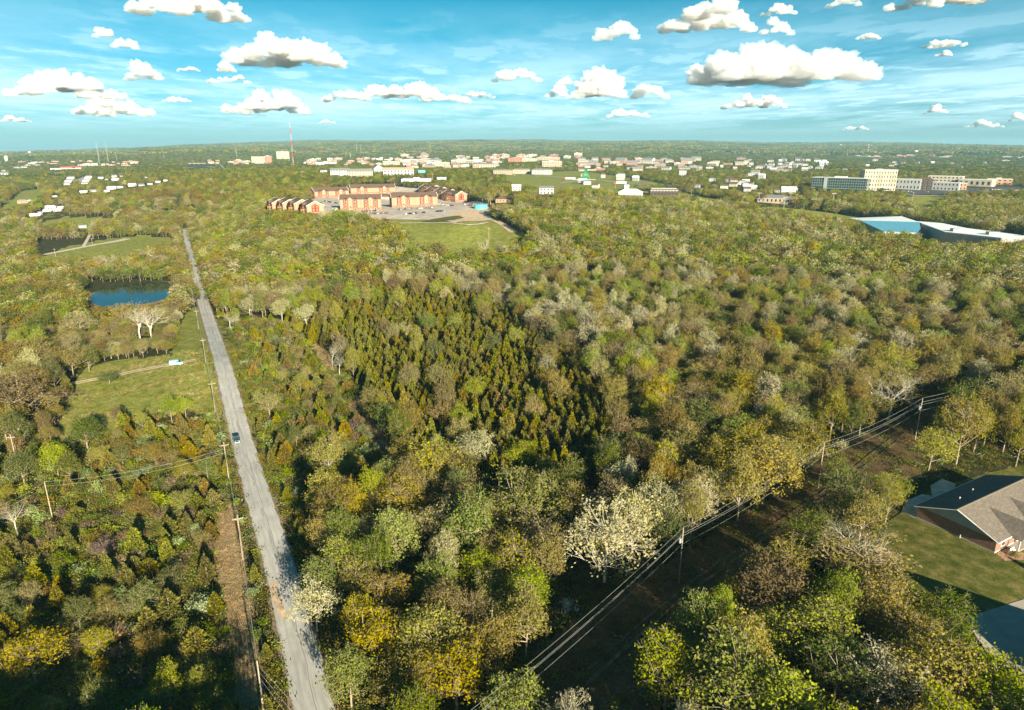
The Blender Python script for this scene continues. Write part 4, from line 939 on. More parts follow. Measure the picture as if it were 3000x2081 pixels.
def brick_house(e, HL, HD, front=True):
    mb = MB(); mb.box(-HL/2, HL/2, -HD/2, HD/2, .5, WH); mb.build('brick_wall', MBK, e)
    mb = MB(); mb.box(-HL/2-.06, HL/2+.06, -HD/2-.06, HD/2+.06, -2.5, .5); mb.build('foundation', M_found, e)
    for s in (-1, 1):
        X = s*HL/2; mb = MB()
        mb.quad((X+s*.05, -HD/2, WH), (X+s*.05, HD/2, WH), (X+s*.05, 0, WH+RH)); mb.build('gable_siding', mat('grey_siding', (.34, .36, .33), var=.08), e)
        mb = MB()
        for q in (-1, 1): mb.tube((X+s*.62, q*(HD/2+.55), WH-.22), (X+s*.62, 0, WH+RH+.02), .12, n=4)
        mb.build('bargeboard', M_trim, e)
    mb = MB(); mb.wedge(-HL/2, HL/2, -HD/2, HD/2, WH+.1, WH+RH+.1, 'x', .6, .2); mb.build('roof', MSH, e)
    mb = MB(); mb.box(-HL/2-.6, HL/2+.6, -.15, .15, WH+RH+.08, WH+RH+.16); mb.build('ridge_cap', mat('ridge_shingle', (.27, .22, .16)), e)
    for q in (-1, 1):
        mb = MB(); mb.box(-HL/2-.6, HL/2+.6, min(q*(HD/2+.6), q*(HD/2+.72)), max(q*(HD/2+.6), q*(HD/2+.72)), WH-.28, WH-.08); mb.build('gutter', M_trim, e)
    for (x, y) in ((-HL*.27, HD*.20), (-HL*.02, HD*.26)):
        z = WH + RH*(1 - abs(y)/(HD/2)) + .1; mb = MB(); mb.tube((x, y, z-.1), (x, y, z+.6), .1, n=8); mb.tube((x, y, z+.6), (x, y, z+.75), .2, .12, 8); mb.build('vent_pipe', M_white, e)
brick_house(e, HL, HD)
# cross gables over the front porch
for (cx, wd, pr) in ((-HL/2 + 8.4, 7.0, 2.3), (2.2, 8.0, 2.6)):
    mb = MB(); y0 = -HD/2 - pr; mb.wedge(cx - wd/2, cx + wd/2, y0, 0.5, WH + .12, WH + RH*.78, 'y', .4, .18); mb.build('porch_roof', MSH, e)
    mb = MB(); mb.quad((cx-wd/2, y0, WH), (cx+wd/2, y0, WH), (cx, y0, WH+RH*.7)); mb.box(cx-wd/2, cx+wd/2, y0, y0+.12, WH-.35, WH+.02); mb.build('porch_gable', M_white, e)
    for q in (-wd/2+.3, wd/2-.3):
        mb = MB(); mb.box(cx+q-.15, cx+q+.15, y0+.1, y0+.4, -1, WH); mb.build('porch_post', M_white, e)
    mb = MB(); mb.box(cx-wd/2, cx+wd/2, y0+.1, -HD/2-.07, -1.5, .25); mb.build('porch_floor', M_conc, e)
for x in (-12, -2.5, 7, 11): add_window(e, x, -HD/2, 1.8, 1.5, 1.4)
mb = MB(); mb.box(-7.1, -6.1, -HD/2-.08, -HD/2, .3, 2.4); d_ = mb.build('door', M_dark, e)
mb = MB(); mb.tube((-6.3, -HD/2-.16, 1.3), (-6.3, -HD/2-.08, 1.3), .06); mb.build('handle', M_steel, d_)
mb = MB(); mb.tube((-HL/2-.3, -1.5, 0), (-HL/2-.3, -1.5, 1.1), .1); mb.build('white_utility_pipe', M_white, e)
def loc(x, y): v = org + dirx*x + diry*y; return v.x, v.y
# bench, shrub, walk
bx, by = loc(-10.9, -HD/2 - 1.6)
be = empty('garden_bench', (bx, by, hz + .05), math.radians(30), "pale garden bench under the porch eave of the brick house", 'bench')
mb = MB(); mb.box(-.8, .8, -.25, .25, .42, .5); mb.build('seat', M_trim, be)
mb = MB(); mb.box(-.8, .8, .2, .27, .5, .95); mb.build('backrest', M_trim, be)
for x in (-.7, .62):
    for y in (-.22, .16): mb = MB(); mb.box(x, x+.08, y, y+.08, -.1, .42); mb.build('leg', M_trim, be)
wk = [loc(-9, -HD/2-3.4), loc(-7.3, -HD/2-3.4), loc(-5, -HD/2-8.5), loc(-3, -HD/2-16), loc(-5.5, -HD/2-16), loc(-7, -HD/2-9)]
sheet('front_walk', world=wk, m=M_conc, lift=.2, step=1.5, label="concrete walk from the porch of the brick house")
sheet('mulch_bed', world=[loc(-HL/2, -HD/2-.3), loc(-HL/2-1, -HD/2-2.6), loc(-HL/2+3, -HD/2-4.2), loc(-9.2, -HD/2-4), loc(-9, -HD/2-.3)], m=mat('wood_mulch', (.40, .24, .14), var=.5, scale=3, bump=.5), lift=.18, step=1, label="wood mulch bed at the corner of the brick house")
# neighbouring house beside the drive, mostly outside the view: its roof shades the lawn
nx, ny = 106, 80
e2 = empty('brick_house', (nx, ny, h1(nx, ny)), math.radians(-39), "neighbouring two-storey house across the lawn beside the driveway", 'house')
brick_house(e2, 34, 15); e2.scale = (1, 1, 2.0); FOOT.append((nx, ny, 20))
# ------------------------------------------------------------------ utility poles and wires
def pole(px, py, pt, label, arm=2.4, arm_rz=0.0, group=None, h=None, second=False, trans=False, bare=False, lights=0, m=None):
    p = at(px, py); dep = float(proj(p.x, p.y, p.z)[2]); d = ray(px, pt); hr = math.hypot(p.x, p.y)
    H = h or (CAM_H + d[2] * (hr / math.hypot(d[0], d[1])) - p.z)
    e = empty('utility_pole' if not lights else 'floodlight_pole', p, arm_rz, label, 'utility pole' if not lights else 'floodlight pole', group)
    r = .17 if dep < 700 else .28
    mb = MB(); mb.tube((0, 0, -1), (0, 0, H), r, r*.62, 8); mb.build('post', m or M_poleW, e)
    if not bare and not lights:
        for k in range(2 if second else 1):
            z = H - .9 - k*1.2; mb = MB(); mb.box(-arm/2, arm/2, -.22, -.1, z-.08, z+.08)
            mb.tube((-arm*.28, -.16, z), (0, -.05, z-.7), .035, n=4); mb.tube((arm*.28, -.16, z), (0, -.05, z-.7), .035, n=4)
            mb.build('crossarm', M_poleW, e)
            for q in (-.46, -.2, .46):
                mb = MB(); mb.tube((q*arm, -.16, z+.08), (q*arm, -.16, z+.28), .06, .045, 6); mb.build('insulator', M_steel, e)
    if bare == 'line':
        mb = MB(); mb.tube((0, 0, H), (0, 0, H+.3), .07, .05, 6); mb.build('insulator', M_steel, e)
    if trans:
        mb = MB(); mb.tube((-.45, 0, H-3.2), (-.45, 0, H-2.2), .27, .27, 10); mb.build('transformer', M_steel, e)
    if lights:
        mb = MB(); mb.box(-2.4, 2.4, -.15, .15, H-.6, H-.35); mb.build('crossbar', M_steel, e)
        for k in range(lights): x = -2.1 + 4.2*k/(lights-1); mb = MB(); mb.tube((x, -.2, H-.2), (x, -.8, H-.5), .35, .5, 8); mb.build('floodlight', M_white, e)
    return e, p, H
def wire(pts, sag, label, name='power_line', r=.022, group=None):
    P = []
    for a, b in zip(pts, pts[1:]):
        n = 14
        for k in range(n): q = k/n; v = Vector(a).lerp(Vector(b), q); v.z -= 4*sag*q*(1-q); P.append(v)
    P.append(Vector(pts[-1])); mb = MB()
    for a, b in zip(P, P[1:]): mb.tube(a, b, r, n=4, cap=False)
    o = mb.build(name, M_wire); return tag(o, label, 'power line', group)
GP = 'utility poles beside the county road'
names = ["nearest the view's bottom edge, with guy wires", "beside the dry grass strip, crossarm tilted", "just past the dark car", "at the corner of the brushy field", "where the farm track meets the road", "by the mown verge", "level with the lower end of the pond", "level with the pond's far bank", "third before the crest of the road", "second before the crest of the road", "nearest the crest of the road"]
PR = [(775, 2105, 1966), (712, 1640, 1500), (670, 1405, 1300), (631, 1208, 1136), (603, 1064, 1003), (582, 966, 914), (567, 892, 849), (554, 828, 796), (544, 778, 753), (537, 737, 704), (531, 704, 676)]
rp = []
for (x, y, yt), nm in zip(PR, names):
    q = at(x, y); rp.append(q)
roaddir = math.atan2(CLs[-6][1] - CLs[6][1], CLs[-6][0] - CLs[6][0])
POLES = []
for k, ((x, y, yt), nm) in enumerate(zip(PR, names)):
    POLES.append(pole(x, y, yt, "weathered wooden utility pole " + nm, arm_rz=roaddir - PI/2 + (0 if k else .1), group=GP, bare=(k == 0), h=(11.5 if k < 4 else (11.0 if k < 7 else 10.5))))
ca, sa = math.cos(roaddir - PI/2), math.sin(roaddir - PI/2)
for j, (q, dz) in enumerate(((-.46, -.62), (.46, -.62), (0, .0))):
    wire([(p.x + ca*q*2.4, p.y + sa*q*2.4, p.z + H + dz) for e_, p, H in POLES], .9, f"thin overhead wire along the county road, {['the strand over the field side','the strand closest to the road','the middle strand at the pole tops'][j]}", r=.012, group='wires along the county road')
wire([(p.x, p.y, p.z + H - 3.2) for e_, p, H in POLES], 1.0, "thick low cable slung below the other roadside wires", 'telephone_cable', r=.06)
p0, H0 = POLES[0][1], POLES[0][2]
for k in range(3):
    far_ = at(905 + k*8, 2160 + k*30); wire([(p0.x, p0.y, p0.z + H0 - .6 - k*1.3), (far_.x, far_.y, far_.z + 4 - k)], .2, f"slanting wire from the bottom roadside pole across the verge, {['topmost','middle','lowest'][k]} of three", r=.014, group='wires leaving the bottom roadside pole')
e_, pl_, Hl = pole(154, 1520, 1449, "lone weathered pole standing in the brush", bare='line', h=10.5)
e_, pm, Hm = pole(48, 1352, 1318, "pole with a crossarm half hidden in the trees past the field corner", arm_rz=.2, h=9)
p3, H3 = POLES[2][1], POLES[2][2]
for k in range(2):
    ex = at(-80, 1600); wire([(p3.x, p3.y, p3.z + H3 - 2 - k*1.2), (pl_.x, pl_.y, pl_.z + Hl + .2 - k*1.2), (ex.x, ex.y, ex.z + 9 - k)], 1.6, f"{['upper','lower'][k]} wire of the pair crossing the brush to the lone pole", r=.018, group='pair of wires over the brush')
# power line across the right hand clearing
CRP = [(1989, 1706, 1549, "pole carrying a small transformer at the bright corner of the clearing", True), (2396, 1430, 1305, "middle pole of the power line through the shaded clearing", False), (2681, 1287, 1184, "farthest pole of the power line, leaning beside the pale bare tree", True)]
cp = []
for (x, y, yt, nm, tr) in CRP: cp.append(pole(x, y, yt, nm, bare='line', trans=tr, group='poles of the power line in the clearing', h=12.5))
a0 = cp[0][1]; a1 = cp[1][1]; dv = (a0 - a1); dv.z = 0; dv.normalize()
A = at(1280, 2250); A = Vector((A.x, A.y, A.z)); e_, pA, HA = pole(1230, 2420, 2200, "pole of the same power line below the view", bare='line', h=12.5)
e_, pB, HB = pole(3120, 1135, 1075, "pole of the same power line beyond the trees at the view's side", bare='line', h=12.5)
seq = [(pA, HA)] + [(q[1], q[2]) for q in cp] + [(pB, HB)]
nv = Vector((-dv.y, dv.x, 0))
for k, (off, dz) in enumerate(((0, .35), (.3, -.75), (-.3, -1.9), (-.1, -3.6))):
    wire([(p.x + nv.x*off, p.y + nv.y*off, p.z + H + dz) for p, H in seq], 1.3, f"bright wire of the power line over the clearing, {['topmost','second','third','lowest'][k]} of four", r=.022, group='wires over the shaded clearing')
for (x, y, yt, nm, n) in ((2660, 645, 611, "floodlight pole behind the white-roofed hall", 5), (2437, 615, 566, "floodlight pole among the row of trees by the playing field", 5), (2314, 598, 565, "floodlight pole by the school building", 4), (2296, 612, 578, "floodlight pole at the playing field's near corner", 4), (2222, 598, 565, "floodlight pole nearest the bank", 4)):
    pole(x, y, yt, nm, lights=n, m=M_steel, group='floodlight poles of the playing field')
for (x, y, yt, nm) in ((2672, 592, 562, "pole at the grass gap behind the playing field"), (2830, 576, 556, "pole beside the hospital street"), (2376, 526, 505, "pole by the houses before the hospital"), (2165, 585, 563, "tall pole at the corner past the bank"), (2140, 590, 566, "pole by the bank's side trees"), (2025, 573, 556, "pole between the bank and the street trees"), (1437, 600, 574, "pole in the trees by the turquoise tank"), (1536, 592, 566, "pole beside the orange brick house"), (437, 744, 719, "pole in the woods between road and pond"), (163, 752, 728, "pole beside the pale gravel road"), (271, 716, 697, "pole above the gravel road's bend"), (1432, 698, 666, "bare trunk-like pole at the foot of the grass bowl"), (1802, 552, 536, "pole on the grass by the street"), (1573, 520, 488, "pole before the dormitories"), (1582, 516, 486, "second pole before the dormitories"), (1268, 530, 508, "pole beside the white-roofed hall")):
    pole(x, y, yt, "wooden " + nm, group='scattered wooden poles')

# ------------------------------------------------------------------ vehicles
M_tyre = mat('tyre_rubber', (.02, .02, .02)); M_cglass = mat('vehicle_glass', (.03, .045, .05), rough=.08, spec=1)
def paint(n, c): return mat(n, c, rough=.28, spec=.6, var=.03)
P_navy = paint('dark_teal_paint', (.012, .06, .085)); P_sky = paint('pale_blue_paint', (.30, .62, .70)); P_white = paint('white_car_paint', (.75, .75, .74)); P_grey = paint('grey_car_paint', (.18, .19, .2)); P_black = paint('black_car_paint', (.02, .022, .025)); P_red = paint('red_car_paint', (.35, .03, .02)); P_silver = paint('silver_car_paint', (.42, .43, .44))
def wheels(e, xs, y, r=.38, w=.26):
    for x in xs:
        for s in (-1, 1):
            mb = MB(); mb.tube((x, s*y - w/2, r), (x, s*y + w/2, r), r, n=14); o = mb.build('wheel', M_tyre, e)
            mb = MB(); mb.tube((x, s*(y + w/2) - .01, r), (x, s*(y + w/2) + .02, r), r*.6, n=10); mb.build('rim', M_steel, o)
def on_road(px, py, off):
    p = at(px, py); return p
# dark pickup with a covered bed driving on the road
q = at(697, 1293); k = int(np.argmin(((CLs - np.array([q.x, q.y]))**2).sum(1))); dr = CLs[k+1] - CLs[k-1]; dr /= np.linalg.norm(dr); hd = math.atan2(-dr[1], -dr[0])
cp_ = CLs[k] + np.array([-dr[1], dr[0]]) * 1.55
cp_ = cp_ + dr * float(np.dot(np.array([q.x, q.y]) - cp_, dr))
e = empty('pickup_truck', (cp_[0], cp_[1], h1(*cp_) + .18), hd, "dark teal pickup truck driving on the pale county road", 'pickup truck')
mb = MB(); mb.prism([(-2.8,-.95),(2.55,-.95),(2.8,-.7),(2.8,.7),(2.55,.95),(-2.8,.95)], .5, 1.05); mb.build('body', P_navy, e)
mb = MB(); mb.box(-2.75, -.65, -.92, .92, 1.05, 1.5); mb.build('bed_cover', P_black, e)
V_ = [(-.75,-.85,1.05),(1.3,-.88,1.05),(.55,-.72,1.72),(-.6,-.72,1.72)]
mb = MB(); n4 = [(x, -y, z) for x, y, z in V_]
mb.quad(*V_); mb.quad(*n4[::-1]); mb.quad(V_[1], n4[1], n4[2], V_[2]); mb.quad(V_[3], n4[3], n4[0], V_[0]); mb.build('cab_window', M_cglass, e)
mb = MB(); mb.box(-.62, .5, -.74, .74, 1.7, 1.78); mb.build('cab_roof', P_navy, e)
mb = MB(); mb.box(1.3, 2.6, -.86, .86, 1.05, 1.12); mb.build('bonnet', P_navy, e)
mb = MB(); mb.box(2.8, 2.87, -.8, .8, .45, .62); mb.build('bumper', M_steel, e)
for s in (-1, 1):
    mb = MB(); mb.box(2.8, 2.86, s*.65-.14, s*.65+.14, .7, .92); mb.build('headlight', M_white, e)
    mb = MB(); mb.box(.75, .9, min(s*.9, s*1.2), max(s*.9, s*1.2), 1.1, 1.28); mb.build('mirror', P_black, e)
wheels(e, (-1.8, 1.85), .82)
# pale blue van on the farm track
q = at(517, 1070); dx = RP[0] - RP[3]; hd = math.atan2(dx[1], dx[0])
e = empty('van', (q.x, q.y, q.z + .1), hd, "pale blue van with a short bonnet parked on the farm track", 'van')
mb = MB(); mb.prism([(-2.6,-.95),(2.2,-.95),(2.55,-.7),(2.55,.7),(2.2,.95),(-2.6,.95)], .45, 1.15); mb.build('body', P_sky, e)
mb = MB(); mb.prism([(-2.55,-.92),(1.0,-.92),(1.0,.92),(-2.55,.92)], 1.15, 2.15); mb.build('cargo_box', P_sky, e)
mb = MB(); mb.quad((1.0,-.85,2.05),(1.0,.85,2.05),(1.75,.85,1.17),(1.75,-.85,1.17)); mb.quad((1.0,-.9,1.17),(1.0,-.85,2.05),(1.75,-.85,1.17)); mb.quad((1.0,.9,1.17),(1.75,.85,1.17),(1.0,.85,2.05)); mb.build('windscreen', M_cglass, e)
for s in (-1, 1):
    mb = MB(); mb.box(.2, .9, min(s*.92, s*.945), max(s*.92, s*.945), 1.3, 1.9); mb.build('side_window', M_cglass, e)
mb = MB(); mb.box(2.55, 2.62, -.8, .8, .45, .65); mb.build('bumper', M_steel, e)
wheels(e, (-1.7, 1.6), .8)
FOOT.append((q.x, q.y, 6)); EXC.append((490, 545, 1045, 1085, float(proj(q.x, q.y, q.z)[2])))
# road sign
p = at(882, 1712); e = empty('road_sign', p, .5, "small blue square sign on a thin post beside the county road", 'sign')
mb = MB(); mb.tube((0, 0, -.3), (0, 0, 2.6), .04, n=6); mb.build('post', M_steel, e)
mb = MB(); mb.box(-.42, .42, -.06, -.03, 1.9, 2.7); mb.build('sign_panel', mat('blue_sign_paint', (.08, .42, .55)), e)
mb = MB(); mb.box(-.3, .3, -.07, -.06, 2.05, 2.12); mb.box(-.3, .3, -.07, -.06, 2.48, 2.55); mb.box(-.3, -.22, -.07, -.06, 2.12, 2.48); mb.build('sign_border', M_white, e)
FOOT.append((p.x, p.y, 5)); EXC.append((872, 892, 1660, 1712, float(proj(p.x, p.y, p.z)[2])))
p = at(727, 728 + 1300 - 600) if False else at(757, 2080); 

def car_data(pt):
    key = 'car' + pt.name
    if key in WINS: return WINS[key]
    b = MB(); b.prism([(-2.25,-.85),(2.0,-.85),(2.25,-.6),(2.25,.6),(2.0,.85),(-2.25,.85)], .35, .88)
    for x in (-1.4, 1.4):
        for s in (-1, 1): b.tube((x, s*.86, .33), (x, s*.68, .33), .33, n=8, m=1)
    c_ = MB(); lo = [(-1.6,-.8),(1.1,-.8),(1.1,.8),(-1.6,.8)]; hi = [(-1.15,-.65),(.35,-.65),(.35,.65),(-1.15,.65)]
    for k in range(4): k2 = (k+1) % 4; c_.quad((*lo[k], .88), (*lo[k2], .88), (*hi[k2], 1.42), (*hi[k], 1.42))
    r_ = MB(); r_.box(-1.15, .35, -.65, .65, 1.42, 1.48)
    WINS[key] = (b.data('body', [pt, M_tyre]), c_.data('cabin_window', M_cglass), r_.data('car_roof', pt)); return WINS[key]
CARC = [(P_white, 'white'), (P_white, 'white'), (P_black, 'black'), (P_grey, 'grey'), (P_silver, 'silver'), (P_red, 'red'), (P_navy, 'dark blue')]
ncar = {}
def cars(row, n, a, b, turn, place, jit=.4, gap=.25, seed=1):
    r = random.Random(seed)
    for k in range(n):
        if r.random() < gap: continue
        x = a[0] + (b[0]-a[0])*(k+.5)/n; y = a[1] + (b[1]-a[1])*(k+.5)/n; p = at(x, y); pt, cn = r.choice(CARC)
        az = -math.atan2(p.x, p.y); rr = az + PI/2 + math.radians(turn) + r.uniform(-.06, .06)
        key = (cn, place); ncar[key] = ncar.get(key, 0) + 1
        e = empty('parked_car', (p.x, p.y, p.z + .42), rr, f"{cn} car parked {place}", 'car', f"{cn} cars {place}")
        for nm, d in zip(('body', 'cabin_window', 'car_roof'), car_data(pt)):
            o = bpy.data.objects.new(nm, d); COL.objects.link(o); o.parent = e
cars(0, 22, (1000, 632), (1140, 627), 8, "in the front row before the near block of red apartments", seed=1)
cars(0, 15, (1060, 622), (1125, 620), 4, "against the near block of red apartments", seed=2, gap=.4)
cars(0, 20, (1160, 617), (1282, 610), -4, "against the longer block of red apartments", seed=3)
cars(0, 18, (1165, 632), (1310, 620), 40, "in the lane before the longer block of red apartments", seed=4, gap=.3)
cars(0, 9, (958, 632), (985, 612), 60, "beside the red gable end", seed=5)
cars(0, 8, (975, 634), (1000, 628), 80, "in the corner of the lot by the wood", seed=9, gap=.3)
cars(0, 12, (950, 592), (1000, 600), 20, "in the middle court of the red apartments", seed=6)
cars(0, 8, (1285, 600), (1330, 606), -20, "before the stepping row of flats", seed=7)
cars(0, 6, (1350, 600), (1385, 606), 30, "on the gravel by the turquoise tank", seed=8)
cars(0, 18, (2640, 562), (2790, 566), 5, "on the dark lot before the hospital", seed=11, gap=.35)
cars(0, 34, (2860, 556), (2998, 560), 5, "in the far end of the hospital lot", seed=12, gap=.15)
cars(0, 26, (2880, 561), (2998, 565), 5, "in the second line of the hospital lot", seed=15, gap=.25)
cars(0, 22, (1470, 515), (1620, 514), 5, "along the dormitory fronts", seed=13, gap=.3)
cars(0, 10, (2000, 578), (2080, 580), 80, "by the street past the bank building", seed=14, gap=.3)
cars(0, 16, (1500, 500), (1640, 496), 80, "in the lot beside the campus building", seed=16, gap=.3)
def semi(px, py, rz, label, L=15):
    p = at(px, py); a = -math.atan2(p.x, p.y); e = empty('lorry', (p.x, p.y, p.z + .5), a + rz, label, 'lorry')
    mb = MB(); mb.box(-L/2, L/2, -1.3, 1.3, 1.1, 4.1); mb.build('trailer', P_white, e)
    mb = MB(); mb.box(-L/2-4, -L/2-.4, -1.2, 1.2, .6, 3.2); mb.box(-L/2-5, -L/2-4, -1.1, 1.1, .6, 1.9); mb.build('cab', P_red, e)
    for x in (-L/2-4, -L/2-1, L/2-3, L/2-1.6):
        for s in (-1, 1): mb = MB(); mb.tube((x, s*1.25, .5), (x, s*.95, .5), .5, n=10); mb.build('wheel', M_tyre, e)
    d = float(proj(p.x, p.y, p.z)[2]); EXC.append((px-18, px+18, py-9, py+1, d))
semi(1671, 528, 0, "red-cabbed lorry with a white trailer on the street near the green tower", 17)
semi(1820, 541, .15, "white trailer lorry standing on the curved side street", 16)
# chain link fence behind the playing field
fp = [at(x, y) for x, y in P2("2330,610 2420,620 2540,640 2660,655 2780,668 2860,676")]
fe = empty('fence', fp[0], 0, "low chain-link fence along the back of the playing field", 'fence')
for a, b in zip(fp, fp[1:]):
    n = max(2, int((b-a).length/6))
    for k in range(n):
        v = a.lerp(b, k/n) - fp[0]; z = h1(v.x + fp[0].x, v.y + fp[0].y) - fp[0].z; mb = MB(); mb.tube((v.x, v.y, z), (v.x, v.y, z+1.8), .07, n=4); mb.build('fence_post', M_steel, fe)
    mb = MB(); va, vb = a - fp[0], b - fp[0]; mb.tube((va.x, va.y, va.z+1.8), (vb.x, vb.y, vb.z+1.8), .05, n=4); mb.build('rail', M_steel, fe)
# ------------------------------------------------------------------ vegetation
def unit(v): return v / np.maximum(1e-9, np.linalg.norm(v, axis=-1, keepdims=True))
def leaves(C, out, size, r, asp=.6, elong=None, flat=.55):
    """one four-cornered leaf clump per centre, loosely facing outward"""
    n = len(C); nn = unit(out * flat + r.normal(0, 1, (n, 3)) * .6); a = unit(np.cross(nn, r.normal(0, 1, (n, 3)))); b = np.cross(nn, a)
    s = size * r.uniform(.6, 1.3, (n, 1))
    if elong is not None: a = unit(elong + r.normal(0, .25, (n, 3))); b = unit(np.cross(a, r.normal(0, 1, (n, 3))))
    V = np.stack([C + a * s, C + b * s * asp, C - a * s, C - b * s * asp], 1).reshape(-1, 3)
    return V, np.arange(4 * n).reshape(-1, 4), np.repeat(r.random(n), 4)
def tubes(P0, P1, R0, R1, k=4):
    n = len(P0); d = unit(P1 - P0); ref = np.where(np.abs(d[:, 2:3]) > .9, np.array([[1., 0, 0]]), np.array([[0, 0, 1.]]))
    a = unit(np.cross(d, ref)); b = np.cross(d, a); t = np.arange(k) * 2 * PI / k
    off = a[:, None] * np.cos(t)[None, :, None] + b[:, None] * np.sin(t)[None, :, None]
    V = np.concatenate([P0[:, None] + off * R0[:, None, None], P1[:, None] + off * R1[:, None, None]], 1).reshape(-1, 3)
    i = np.arange(n)[:, None] * 2 * k; j = np.arange(k)[None]; j2 = (j + 1) % k
    return V, np.stack([i + j, i + j2, i + k + j2, i + k + j], -1).reshape(-1, 4)
def broadleaf(seed, lod, shape='round', dens=1.0):
    """returns branches (V,F) and leaves (V,F,lv); 13 m tall, 10 m wide"""
    r = np.random.default_rng(seed); h = 13.0
    zc, rz, rx = {'round': (8.2, 4.8, 5.0), 'fan': (8.3, 4.6, 5.2), 'tall': (7.6, 5.4, 4.2), 'open': (8.0, 5.0, 5.2), 'bushy': (6.3, 6.0, 4.6)}[shape]
    N = {0: 95, 1: 46, 2: 16}[lod]
    d = unit(r.normal(0, 1, (N * 3, 3))); d[:, 2] = np.where(d[:, 2] < (-.85 if shape == 'bushy' else -.5), -d[:, 2], d[:, 2])
    keep = [0]
    for k in range(1, len(d)):                       # spread evenly
        if len(keep) < N and min(np.linalg.norm(d[keep] - d[k], axis=1)) > {0: .20, 1: .30, 2: .5}[lod]: keep.append(k)
    d = d[keep]; N = len(d)
    L = [(unit(r.normal(0, 1, 3)), r.uniform(.08, .2)) for _ in range(6)]
    m = 1 + sum(a * np.cos(3.2 * np.arccos(np.clip(d @ u, -1, 1))) for u, a in L); m = np.clip(m, .62, 1.2)
    rad = m * r.uniform(.72, 1.0, N); inner = r.random(N) < .22; rad = np.where(inner, rad * .6, rad)
    Cc = np.stack([d[:, 0] * rx * rad, d[:, 1] * rx * rad, zc + d[:, 2] * rz * rad], -1)
    if shape == 'fan': Cc[:, :2] *= (.45 + .6 * np.clip((Cc[:, 2:3] - 3) / 7, 0, 1.1))
    # limbs
    nl = 9 if lod == 0 else 6
    az = np.arange(nl) * 2 * PI / nl + r.uniform(0, 6); P0 = []; P1 = []; R0 = []; R1 = []
    lean = r.normal(0, .25, 2); top = np.array([lean[0], lean[1], h * .72])
    tr = [np.array([0, 0, -.8]), np.array([lean[0]*.2, lean[1]*.2, h*.2]), np.array([lean[0]*.6, lean[1]*.6, h*.45]), top]
    rt = [.26, .21, .15, .06]
    for q in range(3): P0.append(tr[q]); P1.append(tr[q+1]); R0.append(rt[q]); R1.append(rt[q+1])
    nodes = [tr[2], tr[3], (tr[1]+tr[2])/2]
    for q in range(nl):
        up = r.uniform(.2, 1.15) if shape != 'fan' else r.uniform(.7, 1.35); st = tr[1] + (tr[2]-tr[1]) * r.uniform(.1, 1) if shape != 'fan' else tr[1] + (tr[2]-tr[1]) * r.uniform(0, .3)
        dd = unit(np.array([math.cos(az[q]), math.sin(az[q]), up])); ln = r.uniform(3.6, 5.0)
        p = st; rr = .12
        for s in range(3):
            dd = unit(dd + np.array([0, 0, .12]) + r.normal(0, .12, 3)); qn = p + dd * ln / 3; P0.append(p); P1.append(qn); R0.append(rr); R1.append(rr * .7); rr *= .7; p = qn; nodes.append(p)
    nd = np.array(nodes)
    for c in Cc:
        dist = np.linalg.norm(nd - c, axis=1) + np.maximum(0, nd[:, 2] - c[2]) * .8; b = nd[np.argmin(dist)]
        mid = (b + c) / 2 + r.normal(0, .18, 3) + np.array([0, 0, -.15]); P0 += [b, mid]; P1 += [mid, c]; R0 += [.05, .035]; R1 += [.035, .02]
        if lod == 0:
            for _ in range(5): e_ = c + unit(unit(c - b) * .8 + r.normal(0, .6, 3)) * r.uniform(.7, 1.3); P0.append(c); P1.append(e_); R0.append(.02); R1.append(.01)
    if lod == 2: P0, P1, R0, R1 = P0[:3], P1[:3], R0[:3], R1[:3]
    BV, BF = tubes(np.array(P0), np.array(P1), np.array(R0), np.array(R1), 4 if lod == 0 else 3)
    n_l = int({0: 46, 1: 15, 2: 7}[lod] * dens); sz = {0: .205, 1: .46, 2: 1.15}[lod]; sg = {0: .62, 1: .72, 2: .8}[lod]
    idx = np.repeat(np.arange(N), n_l); g = r.normal(0, 1, (len(idx), 3)) * np.array([sg, sg, sg * .75]); C = Cc[idx] + g
    out = unit(unit(C - np.array([0, 0, zc - 1.5])) + unit(g) * .8)
    LV, LF, lv = leaves(C, out, sz, r)
    lump = np.repeat(r.random(N)[idx], 4); lv = lv * .55 + lump * .45
    return (BV, BF), (LV, LF, lv)
def cedar(seed, lod):
    r = np.random.default_rng(seed); h = 8.5; R = 2.1; n = {0: 1700, 1: 420, 2: 60}[lod]; sz = {0: .34, 1: .6, 2: 1.3}[lod]
    t = 1 - np.sqrt(r.random(n)); t = np.clip(t * 1.02, 0, 1); a = r.uniform(0, 2*PI, n)
    prof = np.where(t < .12, .72 + t * 2.3, (1 - t) ** .72 * 1.12) ; lob = 1 + .2 * np.sin(a * 3 + seed + t * 9) + .14 * np.sin(a * 7 + t * 17)
    rad = R * prof * lob * r.uniform(.62, 1.05, n); z = .5 + t * (h - .5)
    C = np.stack([rad * np.cos(a), rad * np.sin(a), z], -1); o = np.stack([np.cos(a), np.sin(a), .25 + 0 * a], -1)
    el = unit(np.stack([np.cos(a) * .75, np.sin(a) * .75, 1.1 + 0 * a], -1)); LV, LF, lv = leaves(C, o, sz, r, .42, elong=el)
    BV, BF = tubes(np.array([[0, 0, -.5], [0, 0, 2.5]]), np.array([[0, 0, 2.5], [0, 0, h * .96]]), np.array([.14, .11]), np.array([.11, .03]), 5)
    return (BV, BF), (LV, LF, lv)
